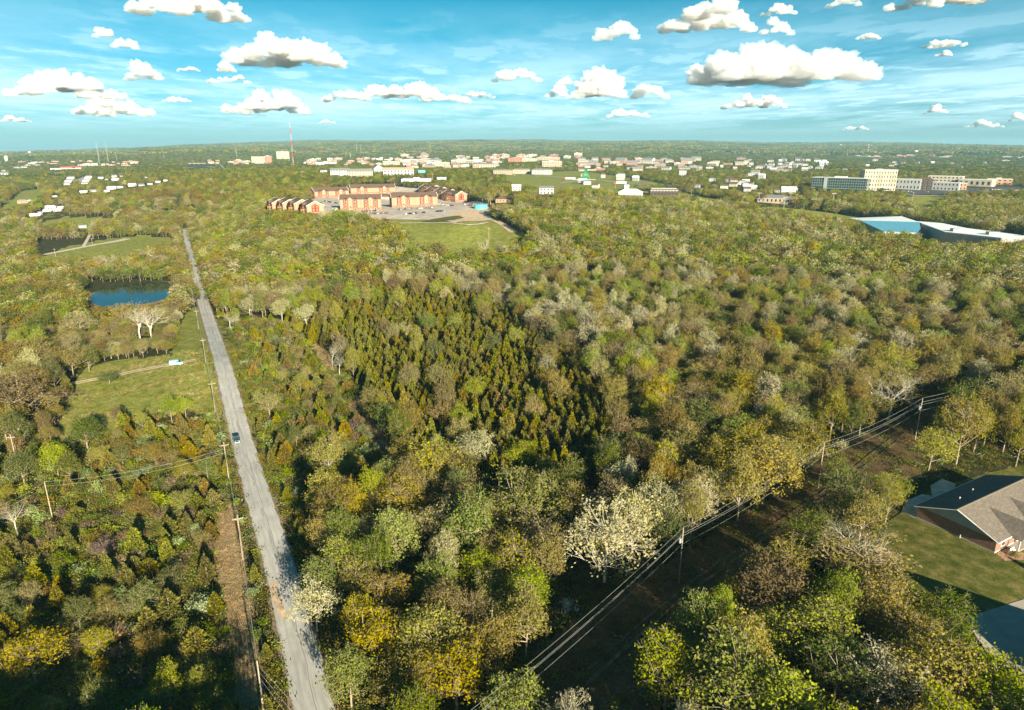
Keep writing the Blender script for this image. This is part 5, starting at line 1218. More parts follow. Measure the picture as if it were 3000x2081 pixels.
def shrub(seed, lod, twig=False):
    r = np.random.default_rng(seed); n = {0: 520, 1: 170, 2: 40}[lod]; sz = {0: .19, 1: .3, 2: .6}[lod]
    if twig: n = n // 5
    k = 9; cen = np.stack([r.normal(0, .75, k), r.normal(0, .75, k), r.uniform(.9, 2.1, k)], -1); i = r.integers(0, k, n)
    g = r.normal(0, 1, (n, 3)) * np.array([.5, .5, .42]); C = cen[i] + g; C[:, 2] = np.abs(C[:, 2]) + .1
    LV, LF, lv = leaves(C, unit(C - np.array([0, 0, .5])), sz, r)
    m = {0: 26, 1: 10, 2: 3}[lod] * (2 if twig else 1); e_ = unit(np.stack([r.normal(0, .55, m), r.normal(0, .55, m), np.ones(m)], -1)) * r.uniform(1.8, 3.0, (m, 1))
    mid = e_ * .5 + r.normal(0, .1, (m, 3)); z0 = np.zeros((m, 3)); BV, BF = tubes(np.concatenate([z0, mid]), np.concatenate([mid, e_]), np.full(2*m, .03), np.full(2*m, .015), 3)
    return (BV, BF), (LV, LF, lv)
def bare(seed, lod=0):
    """leafless tree with pale forking limbs"""
    r = np.random.default_rng(seed); P0 = []; P1 = []; R0 = []; R1 = []; tips = []
    def grow(p, d, ln, rad, lev):
        n = 3
        for s in range(n):
            d = unit(d + r.normal(0, .13, 3) + np.array([0, 0, .06])); q = p + d * ln / n; P0.append(p); P1.append(q); R0.append(rad); R1.append(rad * .82); rad *= .82; p = q
            if lev < 4 and s >= 1 - (lev > 0):
                for _ in range(1 + (r.random() < .7)): grow(p, unit(d * .9 + unit(r.normal(0, 1, 3)) * .75), ln * r.uniform(.55, .75), rad * .6, lev + 1)
        tips.append(p)
    grow(np.array([0, 0, -.5]), np.array([0, 0, 1.]), 6.0, .3, 0)
    BV, BF = tubes(np.array(P0), np.array(P1), np.array(R0), np.array(R1), 4); T = np.array(tips); idx = r.integers(0, len(T), 420)
    C = T[idx] + r.normal(0, .35, (len(idx), 3)); LV, LF, lv = leaves(C, unit(C - np.array([0, 0, 6])), .13, r); k = 13 / BV[:, 2].max(); BV = BV * k; LV = LV * k
    return (BV, BF), (LV, LF, lv)
M_bark = mat('grey_tan_bark', (.34, .27, .19), var=.3, scale=1.5); M_wbark = mat('pale_bark', (.50, .45, .36), var=.15, scale=1.5)
M_twig = mat('brown_twigs', (.22, .15, .10), var=.3)
PAL = {
 'golden':   leaf_mat('golden_budding_leaves', (.34, .29, .016), (.16, .145, .010)),
 'bronze':   leaf_mat('bronze_budding_leaves', (.25, .18, .024), (.13, .105, .014)),
 'lime':     leaf_mat('lime_green_leaves', (.28, .32, .007), (.13, .165, .005)),
 'green':    leaf_mat('fresh_green_leaves', (.15, .185, .007), (.06, .085, .005)),
 'pale':     leaf_mat('pale_cream_green_buds', (.44, .405, .19), (.24, .225, .09)),
 'tawny':    leaf_mat('tawny_grey_buds', (.33, .275, .07), (.175, .155, .035)),
 'cedar':    leaf_mat('cedar_needles', (.23, .205, .010), (.06, .075, .007), .15),
 'rustcedar': leaf_mat('rusty_cedar_needles', (.27, .19, .012), (.09, .085, .009), .15),
 'silver':   leaf_mat('silver_green_leaves', (.30, .36, .14), (.14, .19, .06)),
 'purple':   leaf_mat('purple_blossom', (.22, .11, .13), (.11, .06, .065)),
 'white':    leaf_mat('white_blossom', (.80, .80, .76), (.5, .55, .45)),
 'brown':    leaf_mat('dry_brown_leaves', (.24, .17, .06), (.12, .09, .035)),
 'grass':    leaf_mat('meadow_grass_blades', (.20, .26, .03), (.40, .33, .10)),
 'straw':    leaf_mat('straw_grass_blades', (.55, .39, .19), (.30, .20, .09)),
}
TR = {}
def proto(kind, var, pal, lod):
    """mesh data (branches, leaves, both joined) of one form"""
    key = (kind, var, pal, lod)
    if key in TR: return TR[key]
    gk = ('geo', kind, var, lod)
    if gk not in TR:
        TR[gk] = {'round': lambda: broadleaf(100 + var, lod, 'round'), 'tall': lambda: broadleaf(200 + var, lod, 'tall'), 'fan': lambda: broadleaf(300 + var, lod, 'fan', .5),
                  'open': lambda: broadleaf(400 + var, lod, 'open', .6), 'bushy': lambda: broadleaf(450 + var, lod, 'bushy', .8), 'cedar': lambda: cedar(500 + var, lod), 'shrub': lambda: shrub(600 + var, lod), 'twiggy': lambda: shrub(700 + var, lod, True), 'bare': lambda: bare(800 + var)}[kind]()
    (BV, BF), (LV, LF, lv) = TR[gk]
    bm_ = M_bark if lod else M_wbark if (kind == 'bare' or pal == 'pale') else (M_twig if kind in ('twiggy', 'shrub') else M_bark)
    d1 = d2 = None
    if lod == 0:
        d1 = mesh_np('trunk', BV, BF, bm_); d2 = mesh_np('crown', LV, LF, PAL[pal], lv=lv)
    V = np.concatenate([BV, LV]); F = np.concatenate([BF, LF + len(BV)]); mi = np.concatenate([np.zeros(len(BF), int), np.ones(len(LF), int)])
    dj = mesh_np('whole', V, F, [bm_, PAL[pal]], mi=mi, lv=np.concatenate([np.zeros(len(BV)), lv]))
    TR[key] = (d1, d2, dj); return TR[key]
def clump(seed, pal):
    """a patch of far wood, 60 m across: a lumpy canopy of many crowns"""
    r = np.random.default_rng(seed); n = 150; c = np.stack([r.uniform(-32, 32, n), r.uniform(-32, 32, n), r.uniform(4.5, 11, n)], -1)
    LV, LF, lv = leaves(c, np.tile([0, 0, 1.], (n, 1)), 5.0, r, .8, flat=1.0)
    return mesh_np('whole', LV, LF, [PAL[pal]], lv=lv)

def scatter(name, pos, rz, sc, idx, datas, label, cat=None, kind='stuff', tilt=None):
    """many small plants as ONE object: points carrying instances"""
    if len(pos) == 0: return
    col = bpy.data.collections.new(name + '_forms')
    for k, d in enumerate(datas):
        o = bpy.data.objects.new("form_%03d" % k, d); col.objects.link(o)
    me = bpy.data.meshes.new(name); me.vertices.add(len(pos)); me.vertices.foreach_set('co', np.asarray(pos, np.float32).ravel())
    for nm, ty, va in (('rz', 'FLOAT', rz), ('idx', 'INT', idx)):
        a = me.attributes.new(nm, ty, 'POINT'); a.data.foreach_set('value', np.asarray(va, np.float32 if ty == 'FLOAT' else np.int32))
    a = me.attributes.new('sc', 'FLOAT_VECTOR', 'POINT'); a.data.foreach_set('vector', np.asarray(sc, np.float32).ravel())
    me.update(); o = bpy.data.objects.new(name, me); COL.objects.link(o); tag(o, label, cat, kind=kind)
    g = bpy.data.node_groups.new(name + '_scatter', 'GeometryNodeTree')
    g.interface.new_socket('Geometry', in_out='INPUT', socket_type='NodeSocketGeometry'); g.interface.new_socket('Geometry', in_out='OUTPUT', socket_type='NodeSocketGeometry')
    N = g.nodes; L = g.links; i_ = N.new('NodeGroupInput'); o_ = N.new('NodeGroupOutput')
    ci = N.new('GeometryNodeCollectionInfo'); ci.inputs['Collection'].default_value = col; ci.inputs['Separate Children'].default_value = True; ci.inputs['Reset Children'].default_value = True
    ip = N.new('GeometryNodeInstanceOnPoints'); ip.inputs['Pick Instance'].default_value = True
    def attr(nm, ty): a = N.new('GeometryNodeInputNamedAttribute'); a.data_type = ty; a.inputs['Name'].default_value = nm; return a.outputs[0]
    cx = N.new('ShaderNodeCombineXYZ'); L.new(attr('rz', 'FLOAT'), cx.inputs[2])
    er = N.new('FunctionNodeEulerToRotation'); L.new(cx.outputs[0], er.inputs[0])
    L.new(i_.outputs[0], ip.inputs['Points']); L.new(ci.outputs[0], ip.inputs['Instance']); L.new(attr('idx', 'INT'), ip.inputs['Instance Index'])
    L.new(er.outputs[0], ip.inputs['Rotation']); L.new(attr('sc', 'FLOAT_VECTOR'), ip.inputs['Scale']); L.new(ip.outputs[0], o_.inputs[0])
    md = o.modifiers.new('scatter', 'NODES'); md.node_group = g; return o

def smooth_noise(x, y, wl, seed):
    r = random.Random(seed); s = 0
    for _ in range(5): a = r.uniform(0, 2*PI); l = wl * r.uniform(.6, 1.6); s = s + np.sin((x * math.cos(a) + y * math.sin(a)) * 2*PI/l + r.uniform(0, 6))
    return s / 5
NOPLANT = [Z_LOT, Z_LAWN, Z_BOWL, Z_LEFTFIELD, Z_LEFTGRASS, Z_LEFTF2, Z_SPORT, Z_MID, Z_MID2, Z_RGRASS, Z_CORR, Z_FIELD, Z_VERGE, Z_TRACK, Z_GLADE, Z_DRY,
    P2("2815,1815 3020,1745 3400,1850 3400,2300 3050,2160 2950,2020"), P2("2640,1500 2655,1460 2720,1405 2800,1400 2900,1380 2790,1460 2740,1510 2680,1520"), P2("2500,562 2560,545 2640,540 2730,545 2860,548 3000,545 3010,570 2880,570 2700,576 2600,574")]
PONDW = [(cx_ + (x - cx_) * 1.15, cy_ + (y - cy_) * 1.15) for x, y in POND]
# the bank toward the viewer keeps low plants only
TRK = [(P, w) for P, w in TRACKS]
def blocked(X, Y, zs=True, pad=0.0):
    Z = height(X, Y); px, py, dep = proj(X, Y, Z); b = np.zeros(X.shape, bool)
    if zs:
        for poly in NOPLANT: b |= inpoly(px, py, poly) & (dep > 5)
    b |= inpoly(X, Y, PONDW); b |= road_dist(X, Y) < 5.2 + pad
    for (a, c, R) in FOOT: b |= (X - a) ** 2 + (Y - c) ** 2 < (R + 1 + pad) ** 2
    for P, w in TRK:
        for k in range(len(P) - 1):
            A, B = P[k], P[k+1]; ab = B - A; L = (ab ** 2).sum() + 1e-9; tt = np.clip(((X-A[0])*ab[0] + (Y-A[1])*ab[1])/L, 0, 1)
            b |= np.hypot(X-A[0]-tt*ab[0], Y-A[1]-tt*ab[1]) < w/2 + 2 + pad
    return b, px, py, dep, Z
def hides(px, py, dep, X, Y, Z, H, R):
    """would this tree stand in front of something that shows in the photograph?"""
    tx, ty, td = proj(X, Y, Z + H); rpx = R * 2000 / dep; bad = np.zeros(X.shape, bool)
    for (x0, x1, y0, y1, d) in EXC:
        bad |= (dep < d * 1.0) & (px + rpx * .7 > x0) & (px - rpx * .7 < x1) & (ty < y1 - .22 * (y1 - y0)) & (py > y0)
    return bad
def jitter(r0, r1, sp, amax=47, seed=0):
    r = np.random.default_rng(seed); n = r1 * math.sin(math.radians(amax)) + sp
    gx, gy = np.meshgrid(np.arange(-n, n, sp), np.arange(-40 if r0 < 100 else r0 * .6, r1, sp)); gx = gx + (np.arange(gx.shape[0]) % 2)[:, None] * sp / 2
    X = (gx + r.uniform(-.42, .42, gx.shape) * sp).ravel(); Y = (gy + r.uniform(-.42, .42, gy.shape) * sp).ravel()
    D = np.hypot(X, Y); A = np.abs(np.degrees(np.arctan2(X, Y))); k = (D >= r0) & (D < r1) & ((A < amax - 5 + 900 / np.maximum(D, 60)) & (Y > -60)) & ((D > 60) | (X > 10))
    return X[k], Y[k]

placed = []      # near plants: dict rows
def is_free(x, y, R, grid={}):
    return True
SPECIAL = [
 ('bare', 414, 1004, 21, 17, 'tawny', "tall white-limbed bare tree in front of the pond, the slimmer of two"), ('bare', 450, 1008, 20, 18, 'pale', "white-limbed bare tree in front of the pond with the broader crown"),
 ('round', 508, 934, 11, 14, 'tawny', "rounded tawny tree at the pond's road end"), ('fan', 366, 960, 14, 11, 'tawny', "sandy-crowned tree at the pond's near edge"),
 ('open', 240, 990, 13, 17, 'tawny', "wide umbrella-shaped tan tree left alone in the scrub before the pond"), ('round', 30, 1110, 15, 16, 'bronze', "bronze tree at the far end of the farm track's dark grove"),
 ('round', 105, 1105, 16, 17, 'bronze', "broad bronze tree in the middle of the grove by the farm track"), ('round', 160, 1112, 14, 13, 'bronze', "bronze tree at the open edge of the grove by the farm track"),
 ('round', 216, 1106, 13, 13, 'tawny', "round olive-tan tree standing where the farm track enters the grove"), ('round', 262, 1090, 11, 9, 'green', "green tree beside the round olive-tan one"),
 ('open', 72, 1240, 17, 26, 'bronze', "huge spreading oak with forking pale limbs below the grove"), ('round', 20, 1290, 13, 15, 'bronze', "bronze tree at the view's edge beside the spreading oak"),
 ('round', 322, 1124, 5, 8, 'green', "small dark green bush tree at the turn of the farm track"), ('tall', 257, 1316, 11, 9, 'green', "dense green egg-shaped tree at the lower field edge"),
 ('tall', 420, 1262, 7, 3.5, 'lime', "slim bright young tree casting a shadow on the field"), ('tall', 505, 1240, 10, 6, 'lime', "bright green tree at the field's lower edge by the pole"),
 ('tall', 545, 1225, 8, 6, 'lime', "yellow-green tree beside the crossarmed pole at the field"), ('tall', 172, 1398, 11, 8, 'lime', "bright green tree below the field corner"),
 ('tall', 210, 1412, 9, 7, 'green', "green tree leaning beside the bright one below the field"), ('tall', 75, 1425, 11, 9, 'green', "dark green tree by the lone pole's wires"),
 ('fan', 306, 1640, 5, 6, 'purple', "purple-flowering redbud in the brush"), ('open', 425, 1815, 8, 8, 'lime', "lime-green umbrella tree in the shaded brush"),
 ('tall', 238, 1850, 8, 5, 'green', "upright green young tree in the dark hollow"), ('round', 105, 2000, 10, 11, 'golden', "golden-topped tree in the bottom corner hollow"),
 ('bare', 55, 1570, 9, 7, 'silver', "grey twisted bare tree at the view's edge in the brush"), ('tall', 500, 2060, 8, 5, 'lime', "pale slender tree near the view's bottom edge"),
 ('fan', 964, 1396, 12.5, 11, 'golden', "lone golden fan-shaped tree in the brushy field beside the grassy track"), ('cedar', 1065, 1425, 10, 6, 'cedar', "solitary dark cedar beside the grassy track"),
 ('fan', 1270, 1455, 17, 15, 'golden', "large golden tree with white forks between the cedars and the lower wood"), ('fan', 1345, 1462, 15, 13, 'golden', "golden tree joined to the large one at the cedars' edge"),
 ('fan', 1165, 1555, 14, 14, 'golden', "golden-tan tree above the lime trees of the lower wood"), ('fan', 1290, 1625, 14, 12, 'tawny', "brownish half-bare tree in the middle of the lower wood"),
 ('tall', 1385, 1660, 18, 13, 'lime', "tall lime tree with white limbs at the heart of the lower wood"), ('round', 1545, 1590, 19, 18, 'lime', "big yellow-green tree in the upper part of the lower wood"),
 ('fan', 1403, 1520, 12, 9, 'bronze', "small bronze round-headed tree behind the tall lime one"), ('fan', 1588, 1660, 12, 12, 'tawny', "bare-looking tan fan tree beside the pale crowns"),
 ('open', 1770, 1705, 17, 17, 'pale', "creamy white tree at the clearing's edge by the wires"), ('tall', 1850, 1640, 16, 12, 'pale', "pale tree with long straight trunks behind the creamy one"),
 ('tall', 1925, 1590, 15, 11, 'pale', "pale tree close to the pole with the transformer"), ('tall', 1790, 1570, 15, 12, 'tawny', "sandy-topped tree behind the pale crowns"), ('tall', 2015, 1560, 14, 11, 'pale', "grey-white tree over the transformer pole"),
 ('round', 1441, 1810, 10, 9, 'lime', "bright lime tree alone in the dark hollow of the lower wood"), ('tall', 1020, 1730, 13, 10, 'lime', "lime tree next to the road sign's wood corner"),
 ('tall', 945, 1790, 13, 8, 'lime', "yellow-green tree closest to the road sign"), ('fan', 1138, 1830, 12, 10, 'bronze', "rosy brown leafless tree in the lower wood"), ('round', 1290, 1790, 12, 9, 'lime', "slim yellow-lime tree in the centre of the lower wood"),
 ('open', 930, 1850, 11, 10, 'pale', "whitish tree leaning over the road's broken edge"), ('round', 1250, 1990, 14, 13, 'golden', "golden tree above the bottom edge of the view"), ('round', 1120, 1975, 13, 12, 'golden', "golden-olive tree by the road near the bottom edge"),
 ('round', 1340, 2080, 13, 12, 'golden', "golden tree cut by the bottom edge near the wires"), ('tall', 1030, 2075, 12, 8, 'lime', "bright lime tree at the bottom edge beside the road"), ('round', 1190, 2110, 12, 11, 'bronze', "bronze-gold tree at the bottom edge"),
 ('open', 2300, 1750, 12, 12, 'golden', "sparse golden tree with a pale crooked trunk at the hedge of the clearing"), ('fan', 2504, 1768, 13, 17, 'golden', "wide golden tree with arching limbs below the lawn's corner"),
 ('bare', 2478, 1640, 10, 11, 'silver', "grey leafless tree above the wide golden one"), ('round', 2415, 1570, 8, 11, 'green', "bushy green tree at the upper end of the clearing hedge"), ('round', 2530, 1545, 8, 9, 'green', "leafy green tree between the hedge and the lawn"),
 ('bushy', 2470, 1505, 12, 11, 'green', "dense green tree at the head of the hedge beside the clearing"), ('bushy', 2352, 1625, 10, 10, 'green', "dark bushy tree midway along the clearing hedge"), ('bushy', 2605, 1480, 9, 8, 'lime', "light green bush tree by the gravel pad behind the brick house"), ('bushy', 2450, 1440, 9, 9, 'green', "low dark tree between the middle pole and the hedge"),  # hedge and gravel pad trees added to throw shade over the clearing
 ('tall', 2130, 2160, 17, 14, 'lime', "large bright green tree at the bottom edge beside the clearing"), ('tall', 2260, 2200, 15, 13, 'lime', "bright green tree right behind the large one at the bottom"), ('round', 2374, 1960, 13, 13, 'lime', "lime-topped tree in the middle of the lower right wood"), ('round', 2440, 2060, 12, 12, 'green', "green tree in the lower right wood"),
 ('round', 2560, 1880, 12, 11, 'golden', "orange-gold tree on the lawn side of the lower wood"), ('round', 2640, 1960, 11, 10, 'bronze', "rust-coloured tree in the lower wood by the driveway"), ('round', 2700, 2080, 13, 13, 'golden', "yellow tree near the bottom edge by the driveway"),
 ('round', 2740, 1900, 10, 11, 'green', "olive-green tree at the lawn's lower corner"), ('round', 2900, 2130, 12, 13, 'lime', "lime tree where the driveway meets the bottom edge"), ('open', 2560, 2100, 12, 12, 'pale', "pale tree between the yellow ones at the bottom"),
 ('round', 2233, 1478, 16, 16, 'golden', "glowing golden tree on the wood's edge above the clearing"), ('tall', 2160, 1530, 17, 9, 'golden', "tall golden tree with bare straight trunks by the wires"), ('round', 2120, 1440, 15, 14, 'golden', "golden tree behind the tall trunks"), ('round', 2340, 1390, 15, 14, 'golden', "golden tree at the middle pole"),
 ('open', 2801, 1360, 19, 12, 'golden', "tall sparse tree with gold leaves standing alone above the brick house"), ('bare', 2600, 1232, 16, 15, 'silver', "silver-grey bare tree near the farthest power line pole"),
 ('bare', 298, 814, 15, 9, 'pale', "white leafless tree beyond the pond, the lower of two"), ('bare', 324, 804, 17, 10, 'pale', "tallest white leafless tree beyond the pond"), ('round', 469, 796, 13, 16, 'pale', "pale dome-shaped tree by the road beyond the pond"),
 ('bare', 240, 890, 8, 8, 'pale', "dead white branching tree at the pond's tip"), ('bare', 675, 960, 9, 8, 'pale', "small leafless white tree on the far side of the road"), ('bare', 974, 1074, 11, 6, 'pale', "slim leafless tree at the cedars' edge, the first of two"), ('bare', 994, 1100, 11, 6, 'silver', "slim leafless tree at the cedars' edge, the second of two"),
 ('shrub', 1633, 1325, 3.5, 4.5, 'white', "white-flowering dogwood among the dark cedars"), ('shrub', 1662, 1790, 2.6, 3.2, 'white', "small white-flowering bush in the shade by the wires"), ('bare', 1420, 757, 16, 9, 'tawny', "tall slim bare tree at the foot of the grass bowl"),
 ('round', 1390, 1190, 11, 9, 'lime', "bright yellow-green tree standing among the dark cedars"), ('fan', 1290, 1150, 11, 12, 'golden', "sandy golden tree inside the cedar stand"), ('round', 1350, 1270, 10, 8, 'lime', "yellow tree at the lower side of the cedar stand"), ('fan', 1300, 1262, 10, 9, 'bronze', "rosy-brown tree beside the yellow one in the cedar stand"),
 ('fan', 1620, 960, 14, 15, 'pale', "pale fan-shaped tree rising from the big wood"), ('round', 840, 900, 12, 14, 'pale', "pale dome tree in the big wood across the road from the pond"), ('fan', 790, 1220, 9, 9, 'tawny', "tan round tree in the brushy field beside the road"),
 ('round', 1730, 1040, 14, 16, 'pale', "cream-crowned tree above the golden edge of the wood"),
]
rows = []
for (k_, x, y, h, w, pal, lb) in SPECIAL:
    p = at(x, y); rows.append(dict(kind=k_, x=p.x, y=p.y, z=p.z, h=h, w=w, pal=pal, label=lb, rz=rnd.uniform(0, 6.28), special=True))
SX = np.array([r['x'] for r in rows]); SY = np.array([r['y'] for r in rows]); SW = np.array([r['w'] for r in rows]); SB = np.array([r['kind'] in ('bare', 'open', 'fan') for r in rows])
SPX = [proj(r['x'], r['y'], r['z']) for r in rows]

def near_special(X, Y, R, hh=99):
    b = np.zeros(X.shape, bool)
    for sx_, sy_, w in zip(SX, SY, SW): b |= np.hypot(X - sx_, Y - sy_) < w * .38 + R * .5
    return b
def palettes(px, py, X, Y):
    """weights of golden, bronze, lime, green, pale, tawny"""
    n = len(px); W_ = np.tile(np.array([.16, .13, .21, .19, .16, .15]), (n, 1))
    def setw(mask, w): W_[mask] = w
    setw((px < 640) & (py > 860), [.08, .34, .10, .22, .08, .18]); setw((px < 640) & (py <= 860), [.12, .26, .10, .20, .12, .20])
    setw((px > 640) & (px < 1500) & (py < 860), [.17, .14, .21, .20, .13, .15])
    setw((px > 1450) & (py < 1030), [.12, .11, .21, .20, .22, .14])
    setw((px > 1500) & (py >= 1030) & (py < 1180), [.26, .26, .14, .12, .08, .14])
    setw((px > 1560) & (py >= 1180) & (py < 1700), [.50, .22, .10, .08, .04, .06])
    setw((px > 880) & (px < 1700) & (py >= 1400), [.30, .16, .22, .17, .05, .10])
    setw((px > 1900) & (py >= 1650), [.26, .14, .26, .22, .05, .07])
    nn = [smooth_noise(X, Y, wl, s) for wl, s in ((70, 1), (60, 2), (80, 3), (65, 4), (75, 5), (90, 6))]
    W_ = W_ * np.exp(1.9 * np.stack(nn, -1)); c = np.cumsum(W_, 1); c /= c[:, -1:]
    u = rng.random(n); return (u[:, None] > c).sum(1)
PN = ['golden', 'bronze', 'lime', 'green', 'pale', 'tawny']

EXC.append((262, 500, 826, 905, 520))
EXC.append((215, 620, 1000, 1235, 300))
EXC.append((2640, 3000, 1480, 1760, 190))
EXC.append((2850, 3000, 1760, 1960, 150))
EXC.append((2200, 2330, 578, 598, 760))
EXC.append((1200, 1470, 655, 720, 520))
EXC.append((110, 375, 700, 752, 730))
EXC.append((2130, 2900, 615, 680, 560))
EXC.append((2668, 2725, 1150, 1290, 260))
EXC.append((2380, 2425, 1290, 1430, 215))
# ---- ring 1: near ground, 60 to 430 m
X, Y = jitter(52, 430, 3.4, 50, 3)
b, px, py, dep, Z = blocked(X, Y)
brL = inpoly(px, py, Z_BRUSHL); brR = inpoly(px, py, Z_BRUSHR); cj = 70 * smooth_noise(X, Y, 28, 12); ced = inpoly(px + cj, py + cj * .8, CEDARS)
rd = road_dist(X, Y); u = rng.random(len(X)); sn = smooth_noise(X, Y, 45, 9)
dark = inpoly(px, py, P2("-50,1700 200,1720 420,1850 700,2000 700,2200 -50,2200"))
order = rng.permutation(len(X)); cell = {}
def claim(x, y, R):
    g = 4.0; i, j = int(x // g), int(y // g); m = int(R // g) + 2
    for a in range(i - m, i + m + 1):
        for c in range(j - m, j + m + 1):
            for (qx, qy, qr) in cell.get((a, c), ()):
                if (x - qx) ** 2 + (y - qy) ** 2 < ((R + qr) * .5) ** 2: return False
    cell.setdefault((i, j), []).append((x, y, R)); return True
for r_ in rows: cell.setdefault((int(r_['x'] // 4), int(r_['y'] // 4)), []).append((r_['x'], r_['y'], r_['w'] * .72))
pals = palettes(px, py, X, Y)
U2 = rng.random((len(X), 6))
inview = (px > -250) & (px < 3250) & (dep > 0)
for k in order:
    if b[k]: continue
    if (brL[k] or brR[k]) and sn[k] > .12 and rng.random() < .72: continue
    q = U2[k]
    near_road = rd[k] < 9
    if ced[k] and q[0] < .93: kd, h, R, pal, v = 'cedar', 6.5 + 4 * q[1], 1.9 + .9 * q[2], ('rustcedar' if q[3] < .16 else 'cedar'), int(q[4] * 4)
    elif near_road and px[k] < 2000 and py[k] > 780:
        if q[0] < .5: continue
        kd, h, R, v = ('cedar', 3 + 2.5*q[1], 1.2, int(q[4]*4)) if q[0] > .88 else ('shrub', 1.2 + 1.6*q[1], 1.3 + .8*q[2], int(q[4]*4)); pal = 'cedar' if kd == 'cedar' else ('green' if q[3] < .45 else ('lime' if q[3] < .65 else ('silver' if q[3] < .85 else 'golden')))
    elif brL[k] or brR[k]:
        if q[0] < .16: kd, h, R, pal, v = 'cedar', 3.5 + 4.5 * q[1], 1.7 + q[2], ('rustcedar' if q[3] < .35 else 'cedar'), int(q[4] * 4)
        elif q[0] < .26: kd, h, R, pal, v = ('bushy' if q[5] < .8 else 'tall'), 4 + 4 * q[1], 2.4 + 2.1 * q[2], (['green', 'lime', 'bronze', 'golden', 'tawny'][int(q[3] * 5)]), int(q[4] * 2)
        elif q[0] < .44: kd, h, R, pal, v = 'twiggy', 2 + 2.4 * q[1], 2 + 1.4 * q[2], (['brown', 'tawny', 'brown', 'tawny', 'purple', 'brown', 'tawny'][int(q[3] * 7)]), int(q[4] * 3)
        else: kd, h, R, pal, v = 'shrub', 1.5 + 2.3 * q[1], 1.7 + 1.7 * q[2], ('green' if q[3] < .40 else ('lime' if q[3] < .58 else ('silver' if q[3] < .78 else 'bronze'))), int(q[4] * 4)
        if inpoly(px[k], py[k], CEDARS): pass
    else:
        pal = PN[pals[k]]; h = 9.5 + 6.5 * q[1]; R = 4.4 + 3.6 * q[2]
        if q[5] < .10 and h < 14: kd, h, R, pal = 'cedar', 6 + 3 * q[1], 2.4, 'cedar'
        else: kd = 'fan' if (pal in ('tawny', 'bronze', 'pale', 'golden') and q[0] < .4) else ('tall' if q[0] < .7 else 'round')
        v = int(q[4] * (3 if kd != 'cedar' else 4))
        if px[k] < 620 and py[k] > 860 and py[k] < 1300 and q[5] > .55: h *= .6; R *= .65
        if inpoly(px[k], py[k], P2("250,890 560,890 600,960 560,1040 250,1080 150,1000 180,900")): h = min(h, 5 + 3*q[1]); R = min(R, 4)
    cl = R * ((.97 if (px[k] > 800 and py[k] > 1350) else .88) if kd not in ('shrub', 'twiggy') else .8)
    if not claim(X[k], Y[k], cl): continue
    hk = hides(np.array([px[k]]), np.array([py[k]]), np.array([dep[k]]), X[k:k+1], Y[k:k+1], Z[k:k+1], h, R)[0]
    if hk and kd not in ('shrub', 'twiggy', 'cedar'): kd, h, R, v = 'shrub', 2 + q[1], 2.4, int(q[4] * 4)
    if hides(np.array([px[k]]), np.array([py[k]]), np.array([dep[k]]), X[k:k+1], Y[k:k+1], Z[k:k+1], h, R)[0]: continue
    rows.append(dict(kind=kd, x=X[k], y=Y[k], z=Z[k], h=h, w=R * (2 if kd == 'cedar' else 1.45), pal=pal, var=v, rz=q[5] * 6.28, px=px[k], py=py[k], dep=dep[k]))
WREF = {'round': 10.5, 'tall': 9, 'fan': 10, 'open': 10.8, 'bushy': 9.6, 'cedar': 4.6, 'shrub': 3.6, 'twiggy': 3.4, 'bare': 9}
HREF = {'round': 13, 'tall': 13, 'fan': 13, 'open': 13, 'bushy': 13, 'cedar': 8.7, 'shrub': 2.7, 'twiggy': 2.8, 'bare': 13}
for r_ in rows:
    if 'dep' not in r_: r_['px'], r_['py'], r_['dep'] = [float(a) for a in proj(r_['x'], r_['y'], r_['z'])]
    r_.setdefault('var', rnd.randrange(2)); r_['sx'] = r_['w'] / WREF[r_['kind']]; r_['sz'] = r_['h'] / HREF[r_['kind']]
    r_['size'] = (r_['h'] + r_['w']) / r_['dep'] if (r_['dep'] > 0 and -40 < r_['px'] < 3040 and r_['py'] < 2150 + r_['h'] * 8) else 0
    if r_.get('special'): r_['size'] = 10
fam = lambda k: 'cedar' if k == 'cedar' else ('shrub' if k in ('shrub', 'twiggy') else 'tree')
NAMES = {'cedar': 'cedar_tree', 'shrub': 'shrub', 'twiggy': 'shrub', 'bare': 'bare_tree', 'round': 'broadleaf_tree', 'tall': 'broadleaf_tree', 'fan': 'broadleaf_tree', 'open': 'broadleaf_tree', 'bushy': 'broadleaf_tree'}
ADJ = {'golden': 'golden budding', 'bronze': 'bronze budding', 'lime': 'lime-green', 'green': 'leafy green', 'pale': 'pale cream', 'tawny': 'tawny', 'cedar': 'dark', 'rustcedar': 'rusty', 'silver': 'silvery green', 'purple': 'purplish', 'brown': 'dry brown', 'white': 'white-flowering'}
NOUN = {'cedar': 'cedar', 'shrub': 'bush', 'twiggy': 'twiggy thicket', 'bare': 'bare tree', 'round': 'round-crowned tree', 'tall': 'tall-crowned tree', 'fan': 'fan-shaped tree', 'open': 'spreading tree', 'bushy': 'low-branched tree'}
rest = {'tree': [], 'cedar': [], 'shrub': []}
